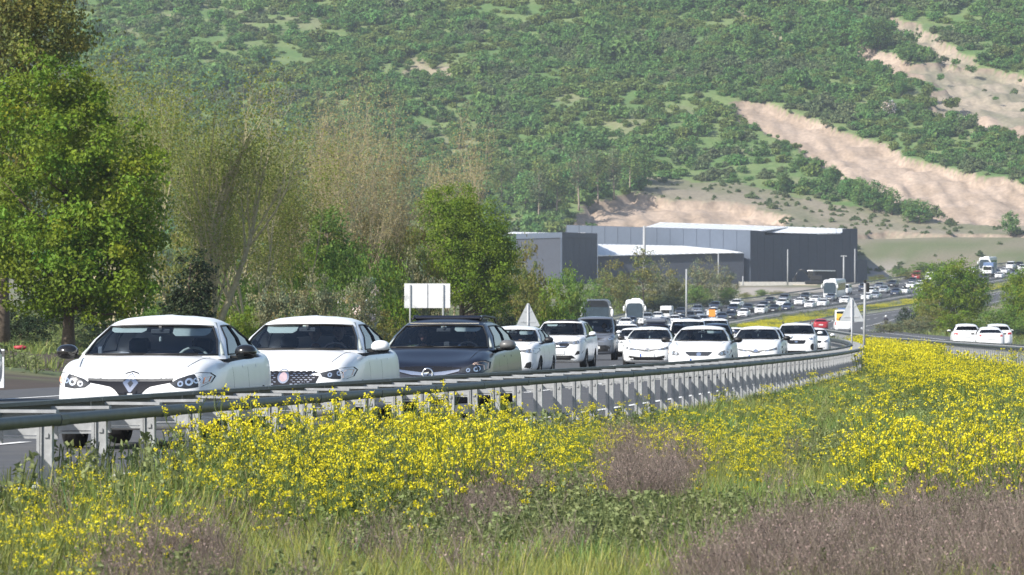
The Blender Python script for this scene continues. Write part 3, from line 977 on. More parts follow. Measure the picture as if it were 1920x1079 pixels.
SED = dict(L=4.62, W=1.81, H=1.48, zlip=.79, zcowl=1.00, ycowl=1.10, yrf=1.98, yrr=3.35, yback=3.95, zbelt_r=1.06, zdeck=1.06, ztail=1.02,
           wt=.655, wf=.90, wr=3.55, wrad=.315, arc=.11)
HAT = dict(L=4.06, W=1.75, H=1.45, zlip=.82, zcowl=1.00, ycowl=.98, yrf=1.72, yrr=3.45, yback=3.92, zbelt_r=1.05, zdeck=1.0, ztail=.98,
           wt=.68, wf=.82, wr=3.38, wrad=.31, arc=.10)
SUV = dict(L=4.55, W=1.83, H=1.68, zlip=.97, zcowl=1.14, ycowl=1.02, yrf=1.78, yrr=4.05, yback=4.42, zbelt_r=1.22, zdeck=1.15, ztail=1.12,
           wt=.70, wf=.88, wr=3.52, wrad=.35, arc=.09, zb=.25)
VAN = dict(L=4.9, W=1.90, H=1.96, zlip=1.00, zcowl=1.18, ycowl=.78, yrf=1.42, yrr=4.75, yback=4.84, zbelt_r=1.22, zdeck=1.15, ztail=1.12,
           wt=.80, wf=.92, wr=3.9, wrad=.34, arc=.04, zb=.25)
def spec(base, **k): d = dict(base); d.update(k); return d

def place(o, px, d, yaw=None, path=RAIL1, front=True):
    x = (px - 960) * d / F
    off = float(RAIL1(d)) - x
    z = float(zroad(d, off)) + .05
    dx = (float(path(d+4)) - float(path(d-1))) / 5
    o.location = (x, d, z)
    gr = (float(ZR(d+5)) - float(ZR(d))) / 5
    o.rotation_euler = (math.atan(gr), 0, (-math.atan(dx) if yaw is None else -yaw) + (0 if front else math.pi))
    return o

# ---- white saloon in front -----------------------------------------------------
S = spec(SED, hm=WHITE, wheel_m=VISOR, zlip=.80, fend=.10)
c = make_car('car', S, WHITE, GLOSSB)
headlights(c, S, [(.44, .725), (.52, .775), (.64, .815), (.74, .838), (.82, .835), (.852, .80), (.835, .735), (.76, .685), (.62, .668), (.50, .682)],
           [(.555, .725, .040), (.65, .745, .052), (.73, .76, .040)], LAMPD, [(.775, .72), (.82, .745), (.83, .80), (.785, .785)], AMBER)
g = patch_part(c, S, 'grille', [([(.03, .765), (.25, .765), (.46, .770), (.47, .738), (.34, .715), (.22, .69), (.15, .645), (.11, .59), (.03, .585)], 0, .010),
        (mir([(.03, .765), (.25, .765), (.46, .770), (.47, .738), (.34, .715), (.22, .69), (.15, .645), (.11, .59), (.03, .585)]), 0, .010)], [GLOSSB])
patch_part(c, S, 'grille_trim', [([(.04, .775), (.25, .772), (.47, .782), (.47, .765), (.25, .752), (.04, .752)], 0, .018), (mir([(.04, .775), (.25, .772), (.47, .782), (.47, .765), (.25, .752), (.04, .752)]), 0, .018)], [GREYPL], g)
patch_part(c, S, 'emblem_surround', [([(0, .845), (.07, .825), (.105, .775), (.07, .62), (-.07, .62), (-.105, .775), (-.07, .825)], 0, .016)], [GLOSSB], g)
e = patch_part(c, S, 'emblem', [([(0, .825), (.085, .74), (.012, .635), (-.012, .635), (-.085, .74)], 0, .030), ([(0, .775), (.032, .735), (0, .688), (-.032, .735)], 1, .036)], [CHROME, LAMPD])
patch_part(c, S, 'lower_intake', [([(-.55, .33), (.55, .33), (.48, .46), (-.48, .46)], 0)], [TRIM])
plate(c, S, .50)
interior(c, S, visors=((-.36, .42, .085), (.36, .44, .13)), tagx=None, dash=((-.62, .20, .05, .10, SILVER), (.50, .10, .26, .025, BOARDW), (0.02, .52, .03, .06, VISOR)))
wipers(c, S); flank(c, S, (1.55, 2.55), (2.30, 3.20))
tag(c, 'white saloon with black mirrors and a large diamond badge, first in the queue', 'car', 'cars queueing towards the viewer')
place(c, 243, 58.0, .115)
SALOON1 = c

# ---- second white saloon -------------------------------------------------------
S = spec(SED, hm=WHITE, L=4.53, W=1.79, H=1.50, zlip=.80, zcowl=1.03, wt=.66, sideglass=GLASS)
c = make_car('car', S, WHITE, WHITE)
headlights(c, S, [(.47, .765), (.60, .795), (.74, .825), (.83, .836), (.855, .80), (.84, .72), (.78, .685), (.62, .69), (.50, .72)], [(.60, .745, .035), (.72, .765, .04)], LAMPD, [(.745, .70), (.825, .73), (.835, .80), (.79, .81), (.745, .77)], PINKL)
g = patch_part(c, S, 'grille', [([(-.44, .78), (.44, .78), (.46, .72), (.40, .60), (-.40, .60), (-.46, .72)], 0, .010)], [GLOSSB])
b = MB()
for r_ in range(6):
    for k_ in range(14):
        x_ = -.42+k_*.062+(.03 if r_ % 2 else 0)
        if abs(x_) > .08 and abs(x_) < .42-.012*r_: S['_pt'].put(b, rect(x_, .765-r_*.028, .036, .011), 'f', .016, 0, n=4)
b.build('grille_dash', CHROME, g)
patch_part(c, S, 'emblem', [(circ(0, .72, .075, .085), 0, .022), (circ(0, .72, .052, .060), 1, .028)], [CHROME, mat('emblem_rose', (.40, .30, .33), .3, var=.1)])
patch_part(c, S, 'lower_intake', [([(-.5, .33), (.5, .33), (.55, .46), (-.55, .46)], 0)], [TRIM])
plate(c, S, .51)
interior(c, S, visors=((-.33, .42, .12),), tagx=-.02, dash=((-.50, .06, .14, .06, CLOTHL),))
wipers(c, S); flank(c, S, (1.55, 2.55), (2.30, 3.20))
tag(c, 'white saloon with white mirrors and a chrome-dashed grille, second in the queue', 'car', 'cars queueing towards the viewer')
place(c, 530, 67.5, .13)
SALOON2 = c

# ---- dark blue estate ------------------------------------------------------------
S = spec(SED, hm=NAVY, L=4.70, W=1.81, H=1.50, zlip=.78, zcowl=1.02, ycowl=1.05, yrr=4.25, yback=4.58, zbelt_r=1.10, zdeck=1.02, ztail=1.0, wt=.67, arc=.07)
c = make_car('estate_car', S, NAVY, GREYPL)
headlights(c, S, [(.46, .71), (.58, .775), (.70, .835), (.80, .858), (.858, .83), (.858, .74), (.78, .675), (.62, .665), (.50, .675)], [(.60, .72, .038), (.72, .735, .048)], LAMPD,
           [(.66, .812), (.79, .842), (.84, .82), (.842, .73), (.81, .72), (.80, .785)], PINKL)
g = patch_part(c, S, 'grille', [([(-.50, .755), (0, .765), (.50, .755), (.44, .68), (.24, .63), (0, .615), (-.24, .63), (-.44, .68)], 0, .010)], [GLOSSB])
patch_part(c, S, 'chrome_bar', [([(-.47, .735), (-.25, .685), (0, .672), (.25, .685), (.47, .735), (.46, .705), (.25, .652), (0, .638), (-.25, .652), (-.46, .705)], 0, .022)], [CHROME], g)
b = MB(); pt = S['_pt']
h0, _ = pt.hit(0, .665, 'f'); yy = h0.y-.035
ringp = [(.075*math.cos(2*math.pi*k/20), yy, .665+.075*math.sin(2*math.pi*k/20)) for k in range(21)]
b.tube(ringp, .013, 6, 0, False)
b.add([(-.095, yy, .668), (.02, yy-.008, .690), (.012, yy-.008, .672), (.095, yy, .664), (-.02, yy-.008, .642), (-.012, yy-.008, .660)], [(0, 2, 1), (0, 5, 2), (2, 5, 3), (5, 4, 3)])
b.build('emblem', CHROME, c)
patch_part(c, S, 'lower_intake', [([(-.5, .33), (.5, .33), (.52, .50), (-.52, .50)], 0)], [TRIM])
plate(c, S, .53)
interior(c, S, visors=((.36, .40, .095),), tagx=.0, dash=((.10, .22, .09, .07, GREYPL), (-.10, .06, .11, .035, VISOR), (.30, .16, .05, .025, CHROME)))
wipers(c, S); flank(c, S, (1.55, 2.6), (2.35, 3.25))
patch = MB(); patch.box((0, S['yrf']-.02, S['H']-.088), (1.05, .02, .012)); patch.build('windscreen_trim', CHROME, c)
for sg in (1, -1):
    b = MB(); b.tube([(sg*.52, 2.25, 1.47), (sg*.53, 2.5, 1.525), (sg*.53, 3.9, 1.50), (sg*.52, 4.15, 1.43)], .018, 6); b.build('roof_rail', TRIM, c)
b = MB(); b.box((0, 2.85, 1.495), (1.04, 1.0, .075), 0, bev=.03); b.build('other_car_roof', NAVY, c)  # added box standing in for the roof of a dark car behind
tag(c, 'dark blue estate car with roof rails and round chrome badge behind the white saloons', 'car', 'cars queueing towards the viewer')
place(c, 802, 79.0, .115)
ESTATE = c

# ---- white hatchback ------------------------------------------------------------------
S = spec(HAT, hm=WHITE, sideglass=GLASSD)
c = make_car('hatchback', S, WHITE, TRIM)
headlights(c, S, [(.42, .80), (.58, .815), (.74, .845), (.84, .84), (.85, .78), (.80, .70), (.76, .715), (.62, .72), (.47, .745)], [(.60, .76, .04), (.72, .775, .045)], LAMPG)
g = patch_part(c, S, 'grille', [([(-.44, .80), (.44, .80), (.46, .755), (.30, .715), (-.30, .715), (-.46, .755)], 0)], [GLOSSB])
patch_part(c, S, 'emblem', [([(0, .825), (.065, .755), (.01, .675), (-.01, .675), (-.065, .755)], 0, .026)], [CHROME])
patch_part(c, S, 'lower_intake', [([(-.40, .26), (.40, .26), (.36, .44), (.26, .50), (-.26, .50), (-.36, .44)], 0)], [TRIM])
for sg in (1, -1):
    p_ = [(.52, .33), (.70, .30), (.74, .44), (.68, .49), (.58, .45)]
    patch_part(c, S, 'fog_lamp_recess', [(p_ if sg > 0 else mir(p_), 0, .008)], [TRIM])
interior(c, S, visors=((-.30, .38, .10), (.36, .38, .14)), tagx=.0, dash=((-.48, .28, .06, .05, CHROME), (.24, .18, .09, .05, SKIN)))
wipers(c, S); flank(c, S, (1.45, 2.45), (2.2, 3.05))
tag(c, 'white hatchback with black mirrors between the blue estate and the white crossover', 'car', 'cars queueing towards the viewer')
place(c, 946, 141, .14)
HATCH = c

# ---- white crossover ------------------------------------------------------------------
S = spec(SUV, hm=WHITE, L=4.60, W=1.83, H=1.69)
c = make_car('crossover', S, WHITE, WHITE)
headlights(c, S, [(.40, .95), (.62, .985), (.80, 1.035), (.875, 1.03), (.88, .95), (.80, .89), (.55, .86), (.43, .87)], [(.56, .92, .045), (.72, .945, .06)], LAMPG)
g = patch_part(c, S, 'grille', [([(-.45, .955), (.45, .955), (.40, .82), (.30, .75), (-.30, .75), (-.40, .82)], 0)], [GLOSSB])
patch_part(c, S, 'chrome_bar', [(rect(0, .925, .84, .025), 0, .018), (rect(0, .79, .62, .025), 0, .018)], [CHROME], g)
b = MB(); h0, _ = S['_pt'].hit(0, .86, 'f'); yy = h0.y-.04
b.tube([(-.075, yy, .80), (-.085, yy, .925), (.085, yy, .925), (.075, yy, .80), (-.075, yy, .80)], .013, 6)
b.tube([(-.05, yy, .90), (-.035, yy, .82)], .012, 6); b.tube([(.05, yy, .90), (.035, yy, .82)], .012, 6); b.tube([(-.04, yy, .86), (.04, yy, .86)], .012, 6)
b.build('emblem', CHROME, c)
plate(c, S, .60)
patch_part(c, S, 'lower_intake', [([(-.55, .33), (.55, .33), (.62, .40), (.50, .50), (-.50, .50), (-.62, .40)], 0)], [TRIM])
patch_part(c, S, 'skid_plate', [([(-.48, .30), (.48, .30), (.52, .345), (-.52, .345)], 0, .016)], [SILVER])
for sg in (1, -1):
    p_ = [(.58, .50), (.80, .56), (.84, .66), (.66, .64)]
    patch_part(c, S, 'fog_lamp_recess', [(p_ if sg > 0 else mir(p_), 0, .008)], [TRIM])
interior(c, S, visors=((-.34, .36, .10),))
wipers(c, S); flank(c, S, (1.5, 2.55), (2.3, 3.2))
b = MB(); b.box((0, 2.35, 1.665), (1.0, 1.05, .035), 0, bev=.015); b.build('glass_roof', NAVY, c)
tag(c, 'white crossover with dark glass roof, headlamps on, in the outer lane', 'car', 'cars queueing towards the viewer')
place(c, 1044, 175, .12)
CROSS = c

# ---- white saloon with wide lower grille ------------------------------------------------
S = spec(SED, hm=WHITE, L=4.63, W=1.78, H=1.46)
c = make_car('car', S, WHITE, TRIM)
headlights(c, S, [(.36, .69), (.55, .73), (.78, .80), (.875, .83), (.88, .76), (.78, .70), (.58, .655), (.38, .64)], [(.45, .675, .038), (.62, .705, .035)], LAMPG)
g = patch_part(c, S, 'grille', [([(-.36, .695), (0, .66), (.36, .695), (.36, .655), (.10, .60), (-.10, .60), (-.36, .655)], 0)], [GREYPL])
b = MB(); h0, _ = S['_pt'].hit(0, .655, 'f'); yy = h0.y-.03
for rx_, rz_ in ((.085, .055), (.03, .05)):
    b.tube([(rx_*math.cos(2*math.pi*k/16), yy, .66+rz_*math.sin(2*math.pi*k/16)) for k in range(17)], .010, 5, 0, False)
b.build('emblem', CHROME, c)
plate(c, S, .475)
patch_part(c, S, 'lower_intake', [([(-.80, .30), (.80, .30), (.82, .50), (.74, .42), (-.74, .42), (-.82, .50)], 0), (rect(0, .36, 1.5, .11), 0, .010)], [TRIM])
patch_part(c, S, 'bumper_strip', [(rect(0, .275, 1.0, .04), 0, .02)], [WHITE])
interior(c, S, visors=(), dash=((0, .25, .05, .09, VISOR),))
wipers(c, S); flank(c, S, (1.5, 2.55), (2.3, 3.2))
tag(c, 'white saloon with thin chrome nose and wide black lower grille, in the middle lane', 'car', 'cars queueing towards the viewer')
place(c, 1213, 182, .09)
SALOON3 = c

# ---- white hatchback with trapezoid grille ------------------------------------------------
S = spec(HAT, hm=WHITE, L=4.27, W=1.81, H=1.46, zlip=.80, ycowl=1.05, yrf=1.85, yrr=3.6, yback=4.1, wr=3.5, wt=.655)
c = make_car('hatchback', S, WHITE, TRIM)
headlights(c, S, [(.52, .66), (.60, .735), (.78, .79), (.865, .79), (.87, .72), (.82, .64), (.60, .62)], [(.64, .685, .04), (.76, .715, .045)], LAMPG, [(.78, .75), (.85, .76), (.855, .70), (.80, .70)], PINKL)
g = patch_part(c, S, 'grille', [([(-.37, .73), (.37, .73), (.36, .69), (.26, .615), (-.26, .615), (-.36, .69)], 0)], [LAMPD])
patch_part(c, S, 'emblem', [(circ(0, .668, .065, .055), 0, .024)], [CHROME], g)
plate(c, S, .49)
patch_part(c, S, 'lower_intake', [([(-.5, .30), (.5, .30), (.55, .41), (-.55, .41)], 0)], [TRIM])
interior(c, S, visors=((.34, .42, .11),), tagx=.02, dash=((.0, .42, .02, .10, VISOR),))
wipers(c, S); flank(c, S, (1.5, 2.5), (2.3, 3.1))
tag(c, 'white hatchback with small trapezoid grille and one sun visor down, beside the guardrail', 'car', 'cars queueing towards the viewer')
place(c, 1310, 147, .09)
HATCH2 = c

# ---- white saloon with V nose -------------------------------------------------------------
S = spec(SED, hm=WHITE, L=4.33, W=1.76, H=1.475)
c = make_car('car', S, WHITE, TRIM)
headlights(c, S, [(.28, .66), (.50, .70), (.80, .79), (.87, .80), (.875, .74), (.78, .69), (.50, .64), (.30, .615)], [(.40, .65, .035), (.62, .69, .035)], LAMPG)
patch_part(c, S, 'grille', [([(-.28, .675), (0, .64), (.28, .675), (.28, .635), (.08, .58), (-.08, .58), (-.28, .635)], 0)], [GREYPL])
patch_part(c, S, 'emblem', [(circ(0, .645, .075, .05), 0, .024)], [CHROME])
plate(c, S, .46)
patch_part(c, S, 'lower_intake', [([(-.7, .27), (.7, .27), (.62, .38), (-.62, .38)], 0)], [TRIM])
interior(c, S, visors=(), tagx=0., dash=((.02, .42, .02, .09, VISOR), (.2, .05, .3, .02, BOARDW)))
wipers(c, S); flank(c, S, (1.5, 2.5), (2.3, 3.1))
tag(c, 'white car with swept V nose and an empty dark windscreen, beside the guardrail', 'car', 'cars queueing towards the viewer')
place(c, 1417, 178, .085)
SALOON4 = c

# ---- white tall crossover (tiger-nose grille) ----------------------------------------------
S = spec(SUV, hm=WHITE, H=1.66, W=1.86)
c = make_car('crossover', S, WHITE, WHITE)
headlights(c, S, [(.50, .98), (.70, 1.03), (.84, 1.08), (.88, 1.02), (.84, .93), (.62, .90)], [(.66, .975, .06), (.78, 1.0, .05)], REFL)
g = patch_part(c, S, 'grille', [([(-.42, .90), (.42, .90), (.40, .80), (.30, .74), (-.30, .74), (-.40, .80)], 0)], [GLOSSB])
patch_part(c, S, 'emblem', [(circ(0, .83, .07, .035), 0, .02)], [CHROME], g)
for sg in (1, -1): patch_part(c, S, 'fog_lamp_recess', [(circ(sg*.72, .60, .11, .15), 0)], [TRIM])
patch_part(c, S, 'lower_intake', [([(-.45, .33), (.45, .33), (.40, .44), (-.40, .44)], 0)], [TRIM])
interior(c, S); wipers(c, S)
for sg in (1, -1):
    b = MB(); b.tube([(sg*.60, 1.9, 1.60), (sg*.61, 2.1, 1.70), (sg*.60, 3.8, 1.68), (sg*.58, 4.0, 1.60)], .02, 6); b.build('roof_rail', TRIM, c)
tag(c, 'tall white crossover with roof rails and round dark fog lamp recesses', 'car', 'cars queueing towards the viewer')
place(c, 1493, 232, .06)
CROSS2 = c

# ---- grey van --------------------------------------------------------------------------------
S = spec(VAN, hm=GREYP, H=1.95)
c = make_car('van', S, GREYP, WHITE)
headlights(c, S, [(.55, .93), (.62, 1.02), (.84, 1.03), (.87, .90), (.80, .86), (.60, .87)], [(.70, .95, .075)], LAMPG, [(.60, .92), (.80, .92), (.80, .99), (.62, .99)], REFL)
patch_part(c, S, 'grille', [(rect(0, .93, .9, .10), 0)], [TRIM])
patch_part(c, S, 'bumper', [([(-.80, .38), (.80, .38), (.84, .66), (-.84, .66)], 0, .012)], [TRIM])
plate(c, S, .56)
interior(c, S, dash=((-.10, .35, .04, .22, PILLARIN),)); wipers(c, S)
tag(c, 'grey passenger van between the white crossover and the small white cars', 'van', 'cars queueing towards the viewer')
place(c, 1114, 235, .05)
VANG = c

# ---- small boxy family van ---------------------------------------------------------------------
S = spec(VAN, hm=WHITE, L=4.4, W=1.83, H=1.84, zlip=.95, zcowl=1.13, ycowl=.92, yrf=1.60, yrr=4.2, yback=4.3, wr=3.55, wt=.78)
c = make_car('family_van', S, WHITE, WHITE)
headlights(c, S, [(.50, .92), (.68, .99), (.85, 1.0), (.86, .88), (.60, .84)], [(.66, .91, .05)], LAMPG)
patch_part(c, S, 'grille', [(rect(0, .84, .8, .12), 0)], [TRIM])
interior(c, S, dash=((.15, .80, .7, .06, VISOR),)); wipers(c, S)
tag(c, 'white family van with pale band across its windscreen, behind the two white cars', 'van', 'cars queueing towards the viewer')
place(c, 1289, 240, .05)
MPV = c
# ------------------------------------------------------------------ plainer vehicles farther back
def generic(name, base, paint, **k):
    S = spec(base, hm=paint, **k)
    c = make_car(name, S, paint, k.get('mp', paint))
    zl = S['zlip']; lw = .86
    pl = [(.46, zl-.10), (.62, zl+.0), (.80, zl+.06), (.87, zl+.03), (.86, zl-.09), (.60, zl-.14)]
    headlights(c, S, pl, [(.66, zl-.055, .06)], LAMPG)
    patch_part(c, S, 'grille', [([(-.40, zl-.04), (.40, zl-.04), (.32, zl-.17), (-.32, zl-.17)], 0)], [GLOSSB])
    patch_part(c, S, 'lower_intake', [([(-.5, S.get('zb', .21)+.10), (.5, S.get('zb', .21)+.10), (.55, S.get('zb', .21)+.21), (-.55, S.get('zb', .21)+.21)], 0)], [TRIM])
    o = patch_part(c, S, 'number_plate', [(rect(0, zl-.28, .5, .11), 0, .016)], [PLATE])
    zd = S['zdeck']
    for sg in (1, -1):
        q = [(.56, zd-.20), (.60, zd-.06), (.84, zd-.05), (.86, zd-.20)]
        patch_part(c, S, 'tail_light', [(q if sg > 0 else mir(q), 0, .012)], [TAIL], face='r')
    patch_part(c, S, 'rear_plate', [(rect(0, zd-.32, .5, .11), 0, .014)], [PLATE], face='r')
    b = MB(); b.box((0, S['ycowl']+.42, S['zcowl']-.10), (S['W']*.83, .56, .14), 0, bev=.05); b.build('dashboard', INTER, c)
    for x in (.36, -.36):
        b = MB(); b.box((x, S['ycowl']+1.4, .72), (.46, .14, .62), 0, bev=.06); b.box((x, S['ycowl']+1.43, 1.13*S['H']/1.48), (.25, .09, .17), 0, bev=.04); b.build('seat', INTER, c)
    return c

def repaint(root, paint, mp=None):
    for ch in root.children:
        nm = ch.name.split('.')[0]
        if nm in ('body', 'door_mirror') and ch.material_slots:
            ch.material_slots[0].link = 'OBJECT'
            ch.material_slots[0].material = paint if nm == 'body' else (mp or paint)

PROTO = {}
BASES = {'saloon': ('car', spec(SED)), 'hatch': ('hatchback', spec(HAT)), 'suv': ('crossover', spec(SUV)), 'van': ('van', spec(VAN)), 'estate': ('estate_car', spec(SED, L=4.7, yrr=4.25, yback=4.58, zbelt_r=1.10, H=1.5, arc=.07, wt=.67))}
def vehicle(kind, paint, label, px, d, far=False, front=True, path=RAIL1, yaw=None, group=None, cat='car'):
    if kind not in PROTO:
        nm, b = BASES[kind]; c = PROTO[kind] = generic(nm, b, WHITE); fresh = True
    else:
        c = copy_tree(PROTO[kind], skip=('rim', 'lamp_reflector') if far else ())
    if paint is not WHITE or c is not PROTO[kind]: repaint(c, paint)
    tag(c, label, cat, group or 'cars queueing towards the viewer')
    place(c, px, d, yaw, path, front)
    return c

# just behind the first row
vehicle('saloon', WHITE, 'white car hidden behind the first white saloon, only its mirror showing', 283, 79.5, yaw=.115)
vehicle('saloon', SILVER, 'silver car cut off by the left edge of the photo', -178, 97, yaw=.12)
vehicle('saloon', WHITE, 'pale car half hidden beside the white V-nosed car, by the rail', 1430, 206, yaw=.07)
vehicle('hatch', WHITE, 'small white hatchback last beside the bend of the rail', 1527, 275, yaw=.03)
vehicle('hatch', WHITE, 'white hatchback behind the grey van, sun visor down', 1187, 262)
vehicle('suv', WHITE, 'white off-roader roof showing above the white hatchback behind the grey van', 1172, 312)
dk = vehicle('suv', NAVY2, 'dark off-roader carrying a grey roof box behind the wide-grilled white saloon', 1228, 276)
b = MB(); b.box((0, 2.6, 1.80), (1.15, 1.6, .28), 0, bev=.10); rb = b.build('roof_box', GREYP); tag(rb, 'grey roof box on the dark off-roader', 'roof box')
rb.location = dk.location; rb.rotation_euler = dk.rotation_euler
vehicle('suv', NAVY2, 'dark blue off-roader behind the hatchback with trapezoid grille', 1341, 268)
vehicle('van', WHITE, 'white van with white pillar showing behind the dark blue off-roader', 1337, 292, cat='van')
vehicle('hatch', WHITE, 'white car with dark windows between the van and the V-nosed car', 1380, 330)
vehicle('saloon', WHITE, 'white car roof showing above the V-nosed white car', 1412, 305)
vehicle('saloon', SILVER, 'silver-blue car roof left of the tall crossover, farther back', 1446, 360)
vehicle('saloon', WHITE, 'white car deep in the queue above the wide-grilled saloon', 1162, 372)
vehicle('hatch', SILVER, 'silver hatchback deep in the queue in front of the second coach', 1208, 405)
vehicle('suv', WHITE, 'white off-roader deep in the queue below the lamp post', 1262, 352)

# climbing stretch
def solve(px, off):
    ds = np.arange(480, 1320, .5); p = ppx(RAIL1(ds) - off, ds)
    ok = ds > 640
    i = np.argmin(np.abs(p - px) + (~ok) * 1e6)
    return ds[i]
LANE = {1: 3.3, 2: 7.3, 3: 11.7, 4: 15.2}
FAR = [(1291, 2, 'suv', BLACKP, 'black off-roader at the foot of the climb by the lamp post'),
       (1338, 3, 'suv', NAVY2, 'navy off-roader above the orange panel'),
       (1352, 1, 'saloon', NAVY2, 'navy saloon beside the orange panel'),
       (1368, 1, 'saloon', BLACKP, 'black saloon behind the navy one near the orange panel'),
       (1378, 3, 'suv', WHITE, 'white off-roader right of the orange panel, highest of its cluster'),
       (1392, 1, 'saloon', WHITE, 'white saloon next to the yellow median, first of the climb'),
       (1429, 2, 'saloon', NAVY2, 'blue saloon left of a dark trio on the climb'),
       (1441, 3, 'hatch', BLACKP, 'black hatchback behind the blue saloon on the climb'),
       (1449, 1, 'saloon', BLACKP, 'black saloon by the median, in the dark trio'),
       (1468, 3, 'suv', GREYP, 'grey off-roader with bright headlamps on the outer lane'),
       (1473, 1, 'saloon', NAVY2, 'navy saloon below the grey off-roader'),
       (1497, 2, 'hatch', WHITE, 'white hatchback in the middle of the climb'),
       (1507, 3, 'estate', BLACKP, 'black estate behind the middle white hatchback'),
       (1516, 1, 'hatch', WHITE, 'white hatchback with dark grille by the median'),
       (1540, 1, 'saloon', WHITE, 'white saloon just in front of the white coach'),
       (1582, 3, 'van', WHITE, 'white van behind the white coach on the climb'),
       (1617, 3, 'suv', NAVY2, 'navy off-roader behind the grey pole'),
       (1622, 1, 'saloon', WHITE, 'white saloon behind the grey pole'),
       (1655, 2, 'saloon', SILVER, 'silver-blue saloon right of the grey pole'),
       (1671, 3, 'estate', BLACKP, 'black estate high on the climb right of the pole'),
       (1677, 1, 'saloon', NAVY2, 'navy saloon beside the silver-blue one'),
       (1706, 2, 'saloon', WHITE, 'white saloon left of the red van on the climb'),
       (1717, 4, 'van', REDP, 'red van on the outer lane of the climb'),
       (1723, 1, 'hatch', WHITE, 'white hatchback just left of the round tree'),
       (1742, 3, 'van', WHITE, 'white van half hidden by the round tree'),
       (1872, 1, 'saloon', WHITE, 'white saloon in the gap between the right-hand trees'),
       (1882, 2, 'hatch', WHITE, 'white hatchback in the gap between the right-hand trees'),
       (1893, 3, 'van', WHITE, 'white van in the gap between the right-hand trees'),
       (1915, 2, 'suv', WHITE, 'white off-roader by the right edge of the photo, up the climb')]
for px, ln, kind, paint, lab in FAR:
    vehicle(kind, paint, lab + ', distant', px, solve(px, LANE[ln]), far=True, group='distant cars on the climbing road', cat='van' if kind == 'van' else 'car')

# the rest of the packed stream
taken = [(float(solve(p_, LANE[l_])), l_) for p_, l_, *_ in FAR] + [(float(solve(1556, 9.5)), 2), (float(solve(1556, 9.5)), 3), (float(solve(1846, 11.7)), 3), (float(solve(1851, 7.3)), 2), (735, 3), (800, 3)]
rq = random.Random(21); PN = {id(WHITE): 'white', id(SILVER): 'silver', id(BLACKP): 'black', id(NAVY2): 'navy', id(GREYP): 'grey'}
for ln in (1, 2, 3):
    d_ = 655.
    while d_ < 1290:
        d_ += rq.uniform(12, 30)
        if any(abs(d_-t)*(1.+.0) < 8.5 and l == ln or (l == ln and d_ < t < d_+13) for t, l in taken): continue
        x_ = float(RAIL1(d_))-LANE[ln]+rq.uniform(-.3, .3)
        pp = 960+F*x_/d_
        if pp > 1935: break
        kind = rq.choice(['saloon', 'saloon', 'hatch', 'suv', 'estate']); paint = rq.choice([WHITE, WHITE, WHITE, SILVER, BLACKP, NAVY2, GREYP])
        nm_ = {'saloon': 'saloon', 'hatch': 'hatchback', 'suv': 'off-roader', 'estate': 'estate'}[kind]
        where = 'at the foot of the climb' if pp < 1420 else 'below the dark warehouse' if pp < 1610 else 'between the grey pole and the round tree' if pp < 1720 else 'near the top of the climb on the right'
        lane_ = {1: 'median lane', 2: 'middle lane', 3: 'outer lane'}[ln]
        vehicle(kind, paint, 'distant %s %s in the %s %s' % (PN[id(paint)], nm_, lane_, where), pp, d_, far=True, group='distant %s %ss in the %s %s' % (PN[id(paint)], nm_, lane_, where))

# cars driving away on the other carriageway
AW = 'cars driving away on the far carriageway'
vehicle('suv', WHITE, 'white off-roader seen from behind, left of the three beyond the meadow rail', 1807, 347, front=False, path=RAIL2, group=AW)
vehicle('saloon', WHITE, 'white saloon seen from behind, nearest of the three beyond the meadow rail', 1851, 337, front=False, path=RAIL2, group=AW)
vehicle('suv', WHITE, 'white off-roader half hidden behind the saloon driving away', 1866, 358, front=False, path=RAIL2, group=AW)
vehicle('hatch', REDP, 'red hatchback driving away beyond the small white hatchback', 1538, 640, far=True, front=False, path=RAIL2, group=AW)

